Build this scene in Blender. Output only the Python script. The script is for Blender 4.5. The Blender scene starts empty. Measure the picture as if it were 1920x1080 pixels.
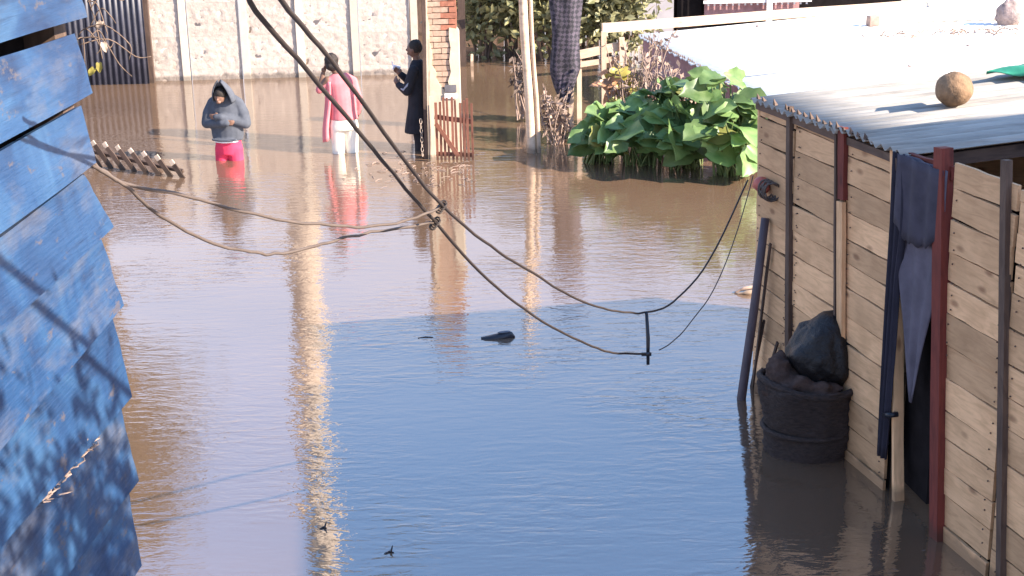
import bpy, bmesh, math, random
from mathutils import Vector, Matrix, Euler, noise
R = random.Random(7)
C = bpy.context.scene.collection
scn = bpy.context.scene
V = Vector

# ------------------------------------------------------------------ camera
FPX, CAMH = 2800.0, 4.2
TH = math.atan(870 / 2800); ROLL = math.radians(1.2)
fwd = V((0, math.cos(TH), -math.sin(TH)))
_up = V((0, math.sin(TH), math.cos(TH))); _rt = V((1, 0, 0))
cup = _up * math.cos(ROLL) + _rt * math.sin(ROLL)
crt = _rt * math.cos(ROLL) - _up * math.sin(ROLL)
CP = V((0, 0, CAMH))
cam = bpy.data.cameras.new('camera'); camo = bpy.data.objects.new('camera', cam); C.objects.link(camo)
cam.sensor_width = 36; cam.lens = 36 * FPX / 1920; cam.clip_end = 2000; cam.clip_start = 0.05
camo.matrix_world = Matrix.Translation(CP) @ Matrix((crt, cup, -fwd)).transposed().to_4x4()
scn.camera = camo

# ------------------------------------------------------------------ light
SUNV = V((1.63, -0.70, 1.0)).normalized()
world = bpy.data.worlds.new('World'); scn.world = world; world.use_nodes = True
wn = world.node_tree
sky = wn.nodes.new('ShaderNodeTexSky'); sky.sky_type = 'NISHITA'; sky.sun_disc = False
sky.sun_elevation = math.asin(SUNV.z); sky.sun_rotation = math.atan2(SUNV.x, SUNV.y)
sky.air_density = 1.0; sky.dust_density = 0.2; sky.ozone_density = 3.6
bgn = wn.nodes['Background']; bgn.inputs['Strength'].default_value = 0.15
# pale warm haze low over the horizon, blending into the blue sky
_tc = wn.nodes.new('ShaderNodeTexCoord'); _sx = wn.nodes.new('ShaderNodeSeparateXYZ'); wn.links.new(_tc.outputs['Generated'], _sx.inputs[0])
_mr = wn.nodes.new('ShaderNodeMapRange'); _mr.interpolation_type = 'SMOOTHSTEP'
_mr.inputs['From Min'].default_value = 0.16; _mr.inputs['From Max'].default_value = 0.44; _mr.inputs['To Min'].default_value = 0.85; _mr.inputs['To Max'].default_value = 0.0
wn.links.new(_sx.outputs['Z'], _mr.inputs['Value'])
_mx = wn.nodes.new('ShaderNodeMix'); _mx.data_type = 'RGBA'
wn.links.new(_mr.outputs[0], _mx.inputs[0]); wn.links.new(sky.outputs['Color'], _mx.inputs[6]); _mx.inputs[7].default_value = (2.9, 2.5, 2.5, 1)
wn.links.new(_mx.outputs[2], bgn.inputs['Color'])
sl = bpy.data.lights.new('sun', 'SUN'); sl.energy = 4.5; sl.angle = math.radians(0.5); sl.color = (1.0, 0.88, 0.75)
so = bpy.data.objects.new('sun', sl); C.objects.link(so)
so.rotation_euler = SUNV.to_track_quat('Z', 'Y').to_euler(); so.location = (20, -9, 14)
scn.view_settings.view_transform = 'Standard'; scn.view_settings.look = 'None'
scn.view_settings.gamma = 1; scn.view_settings.use_curve_mapping = False
scn.view_settings.exposure = 1.8

# ------------------------------------------------------------------ placing helpers
def ray(px, py): return fwd * FPX + crt * (px - 960) - cup * (py - 540)
def on_z(px, py, z=0.0):
    d = ray(px, py); return CP + d * ((z - CAMH) / d.z)
def at_y(px, py, Y):
    d = ray(px, py); return CP + d * (Y / d.y)
def on_pl(px, py, p, n):
    d = ray(px, py); return CP + d * ((p - CP).dot(n) / d.dot(n))

# ------------------------------------------------------------------ materials
def new_mat(name):
    m = bpy.data.materials.new(name); m.use_nodes = True
    nt = m.node_tree; return m, nt, nt.nodes['Principled BSDF']
def N(nt, t, **kw):
    n = nt.nodes.new(t)
    for k, v in kw.items():
        if k in n.inputs: n.inputs[k].default_value = v
        else: setattr(n, k, v)
    return n
def coords(nt, scale=(1, 1, 1), rnd=True, kind='Object'):
    tc = N(nt, 'ShaderNodeTexCoord'); mp = N(nt, 'ShaderNodeMapping'); mp.inputs['Scale'].default_value = scale
    if rnd:
        oi = N(nt, 'ShaderNodeObjectInfo'); mu = N(nt, 'ShaderNodeMath', operation='MULTIPLY'); mu.inputs[1].default_value = 37.0
        nt.links.new(oi.outputs['Random'], mu.inputs[0])
        ad = N(nt, 'ShaderNodeVectorMath', operation='ADD')
        nt.links.new(tc.outputs[kind], ad.inputs[0]); nt.links.new(mu.outputs[0], ad.inputs[1])
        nt.links.new(ad.outputs[0], mp.inputs['Vector'])
    else: nt.links.new(tc.outputs[kind], mp.inputs['Vector'])
    return mp.outputs['Vector']
def ramp(nt, fac, stops):
    r = N(nt, 'ShaderNodeValToRGB'); e = r.color_ramp.elements
    while len(e) < len(stops): e.new(0.5)
    for el, (p, c) in zip(e, stops): el.position = p; el.color = (*c, 1)
    nt.links.new(fac, r.inputs['Fac']); return r.outputs['Color']
def mixc(nt, fac, a, b, mode='MIX'):
    m = N(nt, 'ShaderNodeMix', data_type='RGBA', blend_type=mode)
    for s, v in ((0, fac), (6, a), (7, b)):
        if isinstance(v, bpy.types.NodeSocket): nt.links.new(v, m.inputs[s])
        else: m.inputs[s].default_value = v if s == 0 else (*v, 1)
    return m.outputs[2]
def bump(nt, p, h, strength=0.4, dist=0.01):
    b = N(nt, 'ShaderNodeBump'); b.inputs['Strength'].default_value = strength; b.inputs['Distance'].default_value = dist
    nt.links.new(h, b.inputs['Height']); nt.links.new(b.outputs['Normal'], p.inputs['Normal'])
def rndval(nt, col, lo=0.8, hi=1.2):
    oi = N(nt, 'ShaderNodeObjectInfo'); mr = N(nt, 'ShaderNodeMapRange'); mr.inputs['To Min'].default_value = lo; mr.inputs['To Max'].default_value = hi
    nt.links.new(oi.outputs['Random'], mr.inputs['Value'])
    hs = N(nt, 'ShaderNodeHueSaturation'); nt.links.new(mr.outputs[0], hs.inputs['Value']); nt.links.new(col, hs.inputs['Color'])
    return hs.outputs['Color']

def wet(nt, col, top=0.10):
    """soaked band just above the flood line, ragged by noise"""
    ge = N(nt, 'ShaderNodeNewGeometry'); sx = N(nt, 'ShaderNodeSeparateXYZ'); nt.links.new(ge.outputs['Position'], sx.inputs[0])
    nz = N(nt, 'ShaderNodeTexNoise', Scale=6.0, Detail=4.0); nt.links.new(ge.outputs['Position'], nz.inputs['Vector'])
    ad = N(nt, 'ShaderNodeMath', operation='MULTIPLY_ADD'); ad.inputs[1].default_value = -0.16; nt.links.new(nz.outputs['Fac'], ad.inputs[0]); nt.links.new(sx.outputs['Z'], ad.inputs[2])
    mr = N(nt, 'ShaderNodeMapRange'); mr.inputs['From Min'].default_value = top - .12; mr.inputs['From Max'].default_value = top - .07; mr.inputs['To Min'].default_value = 0.55; mr.inputs['To Max'].default_value = 0.0
    nt.links.new(ad.outputs[0], mr.inputs['Value'])
    return mixc(nt, mr.outputs[0], col, (0.05, 0.035, 0.025))
def m_simple(name, col, rough=0.7, var=0.25, scale=9, bmp=0.2, spec=0.4, metal=0.0, stretch=(1, 1, 1), dist=0.006, wetband=False):
    m, nt, p = new_mat(name)
    v = coords(nt, stretch); n = N(nt, 'ShaderNodeTexNoise', Scale=scale, Detail=6.0, Roughness=0.65)
    nt.links.new(v, n.inputs['Vector'])
    c = V(col)
    o = ramp(nt, n.outputs['Fac'], [(0.3, c * (1 - var)), (0.7, [min(1, x * (1 + var)) for x in c])])
    o = rndval(nt, o, 0.88, 1.1)
    if wetband: o = wet(nt, o)
    nt.links.new(o, p.inputs['Base Color'])
    p.inputs['Roughness'].default_value = rough; p.inputs['Specular IOR Level'].default_value = spec; p.inputs['Metallic'].default_value = metal
    bump(nt, p, n.outputs['Fac'], bmp, dist); return m

def m_wood(name, light, dark, knot, grain=26, lo=0.78, hi=1.18, grime=None):
    m, nt, p = new_mat(name)
    v = coords(nt, (1.0, 7, 7))
    n = N(nt, 'ShaderNodeTexNoise', Scale=4.0, Detail=8.0, Roughness=0.62, Distortion=1.2); nt.links.new(v, n.inputs['Vector'])
    col = ramp(nt, n.outputs['Fac'], [(0.28, dark), (0.55, light), (0.8, V(light) * 1.12)])
    v2 = coords(nt, (2.1, 4.6, 4.6)); vo = N(nt, 'ShaderNodeTexVoronoi', Scale=1.35, Randomness=1.0); nt.links.new(v2, vo.inputs['Vector'])
    kf = N(nt, 'ShaderNodeMapRange'); kf.inputs['From Min'].default_value = 0.07; kf.inputs['From Max'].default_value = 0.17; kf.inputs['To Min'].default_value = 0.65; kf.inputs['To Max'].default_value = 0.0
    nt.links.new(vo.outputs['Distance'], kf.inputs['Value'])
    col = mixc(nt, kf.outputs[0], col, knot)
    v3 = coords(nt, (1, 1, 1)); n3 = N(nt, 'ShaderNodeTexNoise', Scale=3.1, Detail=4.0); nt.links.new(v3, n3.inputs['Vector'])
    g = N(nt, 'ShaderNodeMapRange'); g.inputs['From Min'].default_value = 0.45; g.inputs['From Max'].default_value = 0.75; g.inputs['To Max'].default_value = 0.55
    nt.links.new(n3.outputs['Fac'], g.inputs['Value'])
    col = mixc(nt, g.outputs[0], col, grime or V(dark) * 0.75); col = wet(nt, col)
    nt.links.new(rndval(nt, col, lo, hi), p.inputs['Base Color'])
    p.inputs['Roughness'].default_value = 0.72; p.inputs['Specular IOR Level'].default_value = 0.25
    bump(nt, p, n.outputs['Fac'], 0.35, 0.004); return m

def m_blue():
    m, nt, p = new_mat('blue paint weathered')
    v = coords(nt, (1, 1, 1)); n1 = N(nt, 'ShaderNodeTexNoise', Scale=3.2, Detail=7.0, Roughness=0.6, Distortion=0.8); nt.links.new(v, n1.inputs['Vector'])
    col = ramp(nt, n1.outputs['Fac'], [(0.3, (0.005, 0.021, 0.066)), (0.5, (0.012, 0.047, 0.120)), (0.7, (0.030, 0.082, 0.165))])
    v2 = coords(nt, (1, 1.2, 3.5)); n2 = N(nt, 'ShaderNodeTexNoise', Scale=1.7, Detail=7.0, Roughness=0.66); nt.links.new(v2, n2.inputs['Vector'])
    f2 = N(nt, 'ShaderNodeMapRange'); f2.inputs['From Min'].default_value = 0.5; f2.inputs['From Max'].default_value = 0.7; f2.inputs['To Max'].default_value = 0.75
    nt.links.new(n2.outputs['Fac'], f2.inputs['Value'])
    col = mixc(nt, f2.outputs[0], col, (0.10, 0.098, 0.11))
    v3 = coords(nt, (1, 0.7, 4.5)); n3 = N(nt, 'ShaderNodeTexNoise', Scale=4.2, Detail=6.0, Distortion=0.6); nt.links.new(v3, n3.inputs['Vector'])
    f3 = N(nt, 'ShaderNodeMapRange'); f3.inputs['From Min'].default_value = 0.58; f3.inputs['From Max'].default_value = 0.74; f3.inputs['To Max'].default_value = 0.8
    nt.links.new(n3.outputs['Fac'], f3.inputs['Value'])
    col = mixc(nt, f3.outputs[0], col, (0.008, 0.018, 0.05))
    n5 = N(nt, 'ShaderNodeTexNoise', Scale=11.0, Detail=9.0, Roughness=0.72); nt.links.new(coords(nt, (1, 0.8, 1.6)), n5.inputs['Vector'])
    f5 = N(nt, 'ShaderNodeMapRange'); f5.inputs['From Min'].default_value = 0.60; f5.inputs['From Max'].default_value = 0.64; f5.inputs['To Max'].default_value = 0.7
    nt.links.new(n5.outputs['Fac'], f5.inputs['Value']); col = mixc(nt, f5.outputs[0], col, (0.085, 0.07, 0.07))
    nt.links.new(rndval(nt, col, 0.9, 1.1), p.inputs['Base Color'])
    p.inputs['Roughness'].default_value = 0.5
    n4 = N(nt, 'ShaderNodeTexNoise', Scale=45.0, Detail=3.0); nt.links.new(coords(nt, (1, 0.16, 2)), n4.inputs['Vector'])
    bump(nt, p, n4.outputs['Fac'], 0.6, 0.005); return m

def m_water():
    m, nt, p = new_mat('muddy flood water')
    v = coords(nt, (1, 1, 1), rnd=False)
    n0 = N(nt, 'ShaderNodeTexNoise', Scale=0.35, Detail=4.0); nt.links.new(v, n0.inputs['Vector'])
    col = ramp(nt, n0.outputs['Fac'], [(0.3, (0.125, 0.077, 0.048)), (0.7, (0.165, 0.103, 0.064))])
    nt.links.new(col, p.inputs['Base Color'])
    p.inputs['Roughness'].default_value = 0.035; p.inputs['IOR'].default_value = 3.1
    va = coords(nt, (1.6, 5.0, 1), rnd=False); a = N(nt, 'ShaderNodeTexNoise', Scale=2.2, Detail=3.0, Roughness=0.55, Distortion=0.6); nt.links.new(va, a.inputs['Vector'])
    vb = coords(nt, (3.0, 6.0, 1), rnd=False); b = N(nt, 'ShaderNodeTexNoise', Scale=5.0, Detail=2.0, Distortion=0.4); nt.links.new(vb, b.inputs['Vector'])
    # calm and ruffled patches
    c = N(nt, 'ShaderNodeTexNoise', Scale=0.55, Detail=2.0); nt.links.new(v, c.inputs['Vector'])
    cr = N(nt, 'ShaderNodeMapRange'); cr.inputs['From Min'].default_value = 0.38; cr.inputs['From Max'].default_value = 0.66; cr.inputs['To Min'].default_value = 0.22; cr.inputs['To Max'].default_value = 1.0
    nt.links.new(c.outputs['Fac'], cr.inputs['Value'])
    s = N(nt, 'ShaderNodeMath', operation='MULTIPLY_ADD'); s.inputs[1].default_value = 0.22
    nt.links.new(b.outputs['Fac'], s.inputs[0]); nt.links.new(a.outputs['Fac'], s.inputs[2])
    mu = N(nt, 'ShaderNodeMath', operation='MULTIPLY'); nt.links.new(s.outputs[0], mu.inputs[0]); nt.links.new(cr.outputs[0], mu.inputs[1])
    bump(nt, p, mu.outputs[0], 1.0, 0.0068); return m

def m_metal_roof(name, col, rust=0.0, rough=0.5, dirt_shade=0.84):
    m, nt, p = new_mat(name)
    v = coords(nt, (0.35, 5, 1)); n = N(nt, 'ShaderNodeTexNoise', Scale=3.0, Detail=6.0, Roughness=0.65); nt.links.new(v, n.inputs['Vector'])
    o = ramp(nt, n.outputs['Fac'], [(0.3, V(col) * dirt_shade), (0.62, col)])
    n2 = N(nt, 'ShaderNodeTexNoise', Scale=1.7, Detail=8.0, Roughness=0.7); nt.links.new(coords(nt, (0.7, 1.6, 1)), n2.inputs['Vector'])
    f = N(nt, 'ShaderNodeMapRange'); f.inputs['From Min'].default_value = 0.58; f.inputs['From Max'].default_value = 0.75; f.inputs['To Max'].default_value = rust
    nt.links.new(n2.outputs['Fac'], f.inputs['Value'])
    o = mixc(nt, f.outputs[0], o, (0.30, 0.22, 0.16))
    nt.links.new(o, p.inputs['Base Color']); p.inputs['Roughness'].default_value = rough; p.inputs['Metallic'].default_value = 0.0; p.inputs['Specular IOR Level'].default_value = 0.3
    return m

def m_leaf(name, a, b, sub=0.0):
    m, nt, p = new_mat(name)
    n = N(nt, 'ShaderNodeTexNoise', Scale=7.0, Detail=3.0); nt.links.new(coords(nt), n.inputs['Vector'])
    o = ramp(nt, n.outputs['Fac'], [(0.3, a), (0.7, b)])
    o = rndval(nt, o, 0.6, 1.45)
    nt.links.new(o, p.inputs['Base Color']); p.inputs['Roughness'].default_value = 0.42; p.inputs['Specular IOR Level'].default_value = 0.45
    tr = N(nt, 'ShaderNodeBsdfTranslucent'); nt.links.new(o, tr.inputs['Color'])
    mx = N(nt, 'ShaderNodeMixShader'); mx.inputs[0].default_value = 0.28
    nt.links.new(p.outputs[0], mx.inputs[1]); nt.links.new(tr.outputs[0], mx.inputs[2])
    nt.links.new(mx.outputs[0], nt.nodes['Material Output'].inputs['Surface']); return m

def m_diamond():
    m, nt, p = new_mat('dark diamond weave')
    tc = N(nt, 'ShaderNodeTexCoord'); mp = N(nt, 'ShaderNodeMapping'); mp.inputs['Rotation'].default_value = (0, math.radians(40), 0); mp.inputs['Scale'].default_value = (1, 0, 1)
    wn_ = N(nt, 'ShaderNodeTexNoise', Scale=3.5, Detail=3.0); nt.links.new(tc.outputs['Object'], wn_.inputs['Vector'])
    ws = N(nt, 'ShaderNodeVectorMath', operation='SCALE'); ws.inputs['Scale'].default_value = 0.16; nt.links.new(wn_.outputs['Color'], ws.inputs[0])
    wa = N(nt, 'ShaderNodeVectorMath', operation='ADD'); nt.links.new(tc.outputs['Object'], wa.inputs[0]); nt.links.new(ws.outputs[0], wa.inputs[1]); nt.links.new(wa.outputs[0], mp.inputs['Vector'])
    ch = N(nt, 'ShaderNodeTexChecker', Scale=21.0); nt.links.new(mp.outputs[0], ch.inputs['Vector'])
    ch.inputs['Color1'].default_value = (0.022, 0.02, 0.028, 1); ch.inputs['Color2'].default_value = (0.075, 0.062, 0.08, 1)
    n = N(nt, 'ShaderNodeTexNoise', Scale=11.0, Detail=4.0); nt.links.new(coords(nt), n.inputs['Vector'])
    o = mixc(nt, 0.6, ch.outputs['Color'], ramp(nt, n.outputs['Fac'], [(0.35, (0.4, 0.4, 0.4)), (0.7, (1.6, 1.5, 1.6))]), 'MULTIPLY')
    nt.links.new(o, p.inputs['Base Color']); p.inputs['Roughness'].default_value = 0.8; return m

M = {}
M['water'] = m_water(); M['blue'] = m_blue()
M['plank'] = m_wood('raw pine plank', (0.80, 0.48, 0.255), (0.60, 0.34, 0.17), (0.20, 0.08, 0.04), lo=0.68, hi=1.16)
M['batten'] = m_wood('brown batten', (0.13, 0.085, 0.062), (0.07, 0.045, 0.035), (0.03, 0.02, 0.015))
M['redwood'] = m_wood('red painted post', (0.20, 0.045, 0.032), (0.12, 0.03, 0.024), (0.06, 0.02, 0.018))
M['pale'] = m_wood('sunbleached timber', (0.66, 0.49, 0.35), (0.5, 0.35, 0.24), (0.28, 0.2, 0.14))
M['gatewood'] = m_wood('red brown gate wood', (0.24, 0.10, 0.065), (0.14, 0.055, 0.04), (0.07, 0.03, 0.02))
M['darkwood'] = m_wood('wet dark wood', (0.085, 0.055, 0.042), (0.05, 0.032, 0.026), (0.02, 0.015, 0.012))
M['palewet'] = m_simple('bleached picket tip', (0.42, 0.33, 0.26), 0.8)
M['purplepole'] = m_simple('grey purple pole', (0.10, 0.075, 0.085), 0.6, 0.3, 12, stretch=(1, 1, 0.3))
M['concrete'] = m_simple('cream concrete slab', (0.42, 0.355, 0.305), 0.9, 0.14, 14, 0.65, 0.2, dist=0.02, wetband=True)
M['concpost'] = m_simple('pale concrete post', (0.50, 0.435, 0.355), 0.9, 0.1, 10, 0.3, 0.2, wetband=True)
M['brick'] = m_simple('orange clay brick', (0.46, 0.31, 0.225), 0.9, 0.25, 16, 0.5, 0.2)
M['brickred'] = m_simple('dark red brick', (0.34, 0.14, 0.09), 0.9, 0.25, 16, 0.5, 0.2)
M['plaster'] = m_simple('cream plaster', (0.52, 0.44, 0.33), 0.9, 0.14, 7, 0.5, 0.2)
M['mortar'] = m_simple('grey mortar', (0.42, 0.34, 0.27), 0.95, 0.15, 20, 0.3, 0.1)
M['navymetal'] = m_simple('dark navy sheet metal', (0.028, 0.028, 0.042), 0.5, 0.35, 6, 0.1, 0.5)
M['plaque'] = m_simple('grey plaque', (0.14, 0.13, 0.14), 0.5)
M['white'] = m_simple('white paint', (0.78, 0.75, 0.72), 0.6, 0.08)
M['greywall'] = m_simple('grey painted board', (0.36, 0.335, 0.345), 0.7, 0.1, 3)
M['dark'] = m_simple('dark interior', (0.016, 0.013, 0.013), 0.95, 0.3, 9, .1, .05)  # near-black colour stands in for shade inside openings and behind boards
M['pinkboard'] = m_simple('dusty pink board', (0.36, 0.20, 0.20), 0.8)
M['roofnear'] = m_metal_roof('weathered zinc roof', (0.43, 0.395, 0.345), 0.6, 0.65, 0.5)  # darker streaks stand in for dappled tree shade on the near roof
M['rooffar'] = m_metal_roof('bright zinc roof', (0.92, 0.88, 0.81), 0.05, 0.7)
M['cable'] = m_simple('brown cable', (0.034, 0.024, 0.02), 0.6)
M['rope'] = m_simple('pale cable', (0.095, 0.07, 0.057), 0.7)
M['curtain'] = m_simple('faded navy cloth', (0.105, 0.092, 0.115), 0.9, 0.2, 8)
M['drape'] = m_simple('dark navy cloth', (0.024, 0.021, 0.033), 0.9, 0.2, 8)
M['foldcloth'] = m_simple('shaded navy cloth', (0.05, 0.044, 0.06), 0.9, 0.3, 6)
M['bag'] = m_simple('black plastic bag', (0.012, 0.011, 0.012), 0.42, 0.3, 9, 1.0, 0.35, dist=0.03)
M['sackcloth'] = m_simple('dark brown sacking', (0.075, 0.05, 0.042), 0.95, 0.5, 13, 0.9, 0.1, dist=0.02)
M['basket'] = m_simple('old brown basketwork', (0.042, 0.028, 0.024), 0.85, 0.5, 24, 0.9, stretch=(1, 1, 3), dist=0.02)
M['ball'] = m_simple('worn brown leather', (0.24, 0.145, 0.08), 0.85, 0.55, 9, 1.0, dist=0.02)
M['green'] = m_simple('green plastic', (0.05, 0.30, 0.17), 0.4, 0.15)
M['stone'] = m_simple('pinkish stone', (0.36, 0.275, 0.25), 0.95, 0.45, 9, 0.9, dist=0.03)
M['block'] = m_simple('brown block', (0.36, 0.25, 0.20), 0.9, 0.2)
M['leaf'] = m_leaf('broad green leaf', (0.095, 0.18, 0.05), (0.215, 0.31, 0.11))
M['leafy'] = m_leaf('yellowed leaf', (0.34, 0.27, 0.05), (0.45, 0.38, 0.10))
M['leafyg'] = m_leaf('yellowing leaf', (0.22, 0.24, 0.06), (0.36, 0.34, 0.12))
M['leafo'] = m_leaf('orange dead leaf', (0.42, 0.20, 0.10), (0.5, 0.28, 0.16))
M['shrub'] = m_leaf('grey green foliage', (0.25, 0.25, 0.11), (0.50, 0.46, 0.25))
M['shrub2'] = m_leaf('olive foliage', (0.18, 0.18, 0.075), (0.40, 0.36, 0.17))
M['gold'] = m_leaf('golden olive foliage', (0.11, 0.095, 0.03), (0.22, 0.17, 0.05))
M['dry'] = m_simple('dry brown stems', (0.30, 0.215, 0.17), 0.9, 0.4, 20)
M['drygrey'] = m_simple('dark dead foliage', (0.12, 0.09, 0.075), 0.9, 0.4, 12)
M['stem'] = m_simple('green stem', (0.12, 0.16, 0.05), 0.6)
M['bark'] = m_simple('tan bark', (0.50, 0.40, 0.31), 0.9, 0.35, 5, 0.8, stretch=(1, 1, 0.3), dist=0.03)
M['barkdark'] = m_simple('brown bark', (0.16, 0.11, 0.08), 0.9, 0.35, 6, 0.8, stretch=(1, 1, 0.3), dist=0.03)
M['diamond'] = m_diamond()
M['coral'] = m_simple('coral red plastic', (0.42, 0.10, 0.07), 0.5)
M['rubber'] = m_simple('dark wet leather', (0.018, 0.018, 0.024), 0.35, 0.3)
M['sole'] = m_simple('grey sole', (0.11, 0.11, 0.125), 0.5, 0.3)
M['hoodie'] = m_simple('slate blue fleece', (0.085, 0.092, 0.110), 0.95, 0.2, 10, 0.4, 0.1)
M['hoodin'] = m_simple('dark hood lining', (0.018, 0.02, 0.032), 0.95)
M['redshorts'] = m_simple('bright red cloth', (0.62, 0.035, 0.085), 0.85, 0.2, 8, 0.3)
M['tee'] = m_simple('white cotton', (0.74, 0.74, 0.78), 0.9, 0.06)
M['trousers'] = m_simple('white trousers', (0.86, 0.77, 0.64), 0.9, 0.06)
M['pink'] = m_simple('pink red top', (0.66, 0.19, 0.205), 0.9, 0.15, 8, 0.3)
M['black'] = m_simple('black cloth', (0.016, 0.016, 0.022), 0.9, 0.3, 8, 0.3)
M['greystripe'] = m_simple('grey sleeve stripe', (0.30, 0.31, 0.36), 0.9)
M['skin'] = m_simple('brown skin', (0.17, 0.09, 0.06), 0.6, 0.12)
M['hair'] = m_simple('dark hair', (0.022, 0.016, 0.013), 0.75, 0.4, 30, 0.8)
M['mud'] = m_simple('mud', (0.16, 0.11, 0.07), 0.9)
M['gravelroof'] = m_simple('pale board roof', (0.78, 0.73, 0.62), 0.9, 0.12, 5)

# ------------------------------------------------------------------ object helpers
def tag(o, label=None, cat=None, group=None, kind=None):
    if label: o['label'] = label
    if cat: o['category'] = cat
    if group: o['group'] = group
    if kind: o['kind'] = kind
    return o
def thing(name, label, cat, loc, group=None):
    o = bpy.data.objects.new(name, None); o.empty_display_size = 0.1; C.objects.link(o); o.location = loc
    return tag(o, label, cat, group)
WM = {}
def place(o, parent=None, mw=None):
    mw = mw or Matrix()
    WM[o.name] = mw
    if parent:
        o.parent = parent
        if parent.type == 'EMPTY': base = Matrix.Translation(parent.location)
        else: base = WM[parent.name]
        o.matrix_basis = base.inverted() @ mw
    else: o.matrix_basis = mw
    return o
def inst(name, me, parent=None, mw=None):
    o = bpy.data.objects.new(name, me); C.objects.link(o); return place(o, parent, mw)

class MB:
    def __init__(s): s.v = []; s.f = []
    def add(s, vs, fs):
        k = len(s.v); s.v += [tuple(v) for v in vs]; s.f += [tuple(i + k for i in f) for f in fs]
    def box(s, c, size, rot=None):
        c = V(c); h = V(size) / 2; m = rot or Matrix.Identity(3); vs = []
        for x in (-1, 1):
            for y in (-1, 1):
                for z in (-1, 1): vs.append(c + m @ V((x * h.x, y * h.y, z * h.z)))
        s.add(vs, [(0, 1, 3, 2), (4, 6, 7, 5), (0, 4, 5, 1), (2, 3, 7, 6), (0, 2, 6, 4), (1, 5, 7, 3)])
    def tube(s, pts, rad, n=8, cap=True, sq=1.0):
        pts = [V(p) for p in pts]; k0 = len(s.v); L = len(pts)
        if not hasattr(rad, '__len__'): rad = [rad] * L
        side = None; vs = []
        for i, p in enumerate(pts):
            t = (pts[min(i + 1, L - 1)] - pts[max(i - 1, 0)]).normalized()
            if side is None:
                side = t.orthogonal().normalized()
            side = (side - t * side.dot(t)).normalized(); b = t.cross(side)
            for j in range(n):
                a = 2 * math.pi * j / n; vs.append(p + (side * math.cos(a) + b * math.sin(a) * sq) * rad[i])
        fs = [(i * n + j, i * n + (j + 1) % n, (i + 1) * n + (j + 1) % n, (i + 1) * n + j) for i in range(L - 1) for j in range(n)]
        if cap: fs += [tuple(range(n))[::-1], tuple((L - 1) * n + j for j in range(n))]
        s.add(vs, fs)
    def sphere(s, c, r, nu=12, nv=8, jit=0.0, seed=0):
        c = V(c); r = V(r) if hasattr(r, '__len__') else V((r, r, r)); vs = []; fs = []
        for i in range(1, nv):
            for j in range(nu):
                t = math.pi * i / nv; a = 2 * math.pi * j / nu
                d = V((math.sin(t) * math.cos(a), math.sin(t) * math.sin(a), math.cos(t)))
                k = 1 + jit * noise.noise(d * 2.1 + V((seed * 3.1, seed, 0)))
                vs.append(c + V((d.x * r.x, d.y * r.y, d.z * r.z)) * k)
        top = len(vs); vs.append(c + V((0, 0, r.z))); bot = len(vs); vs.append(c - V((0, 0, r.z)))
        for i in range(nv - 2):
            for j in range(nu): fs.append((i * nu + j, (i + 1) * nu + j, (i + 1) * nu + (j + 1) % nu, i * nu + (j + 1) % nu))
        for j in range(nu):
            fs.append((top, j, (j + 1) % nu)); fs.append((bot, (nv - 2) * nu + (j + 1) % nu, (nv - 2) * nu + j))
        s.add(vs, fs)
    def grid(s, fn, nu, nv):
        vs = [fn(i / nu, j / nv) for j in range(nv + 1) for i in range(nu + 1)]
        s.add(vs, [(j * (nu + 1) + i, j * (nu + 1) + i + 1, (j + 1) * (nu + 1) + i + 1, (j + 1) * (nu + 1) + i) for j in range(nv) for i in range(nu)])
    def mesh(s, name, mat, smooth=False):
        me = bpy.data.meshes.new(name); me.from_pydata(s.v, [], s.f); me.update()
        bm = bmesh.new(); bm.from_mesh(me); bmesh.ops.recalc_face_normals(bm, faces=bm.faces); bm.to_mesh(me); bm.free()
        if mat: me.materials.append(M[mat])
        if smooth: me.polygons.foreach_set('use_smooth', [True] * len(me.polygons))
        return me
    def build(s, name, mat, parent=None, smooth=False, mw=None):
        return inst(name, s.mesh(name, mat, smooth), parent, mw)

def plank_mesh(name, L, W, T, mat, seg=5, jit=0.004, seed=0, warp=0.0):
    """board with its length on x, width on z, thickness on y"""
    r = random.Random(seed); mb = MB(); vs = []
    for i in range(seg + 1):
        x = -L / 2 + L * i / seg; a, b = r.uniform(-jit, jit), r.uniform(-jit, jit); w = warp * math.sin(i / seg * math.pi) * r.uniform(-1, 1)
        ex = r.uniform(-jit, jit) * 1.5 if i in (0, seg) else 0
        for (y, z) in ((-T / 2, -W / 2), (T / 2, -W / 2), (T / 2, W / 2), (-T / 2, W / 2)):
            bz = 0.003 if abs(W) > 0.02 else 0
            vs.append((x + ex, y + w, z + (a if z < 0 else b)))
    fs = [(i * 4 + j, i * 4 + (j + 1) % 4, i * 4 + 4 + (j + 1) % 4, i * 4 + 4 + j) for i in range(seg) for j in range(4)]
    fs += [(0, 1, 2, 3), (seg * 4 + 3, seg * 4 + 2, seg * 4 + 1, seg * 4)]
    mb.add(vs, fs); return mb.mesh(name, mat)
def frame(a, b, nrm):
    """matrix whose x runs a->b, y is nrm, at the midpoint"""
    a, b, nrm = V(a), V(b), V(nrm); x = (b - a).normalized(); y = (nrm - x * nrm.dot(x)).normalized(); z = x.cross(y)
    m = Matrix((x, y, z)).transposed().to_4x4(); m.translation = (a + b) / 2; return m
def beam(name, a, b, W, T, nrm, mat, parent, seed=None, jit=0.004, seg=5, warp=0.0):
    a, b = V(a), V(b)
    return inst(name, plank_mesh(name, (b - a).length, W, T, mat, seg, jit, seed if seed is not None else R.randint(0, 9999), warp), parent, frame(a, b, nrm))
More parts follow.
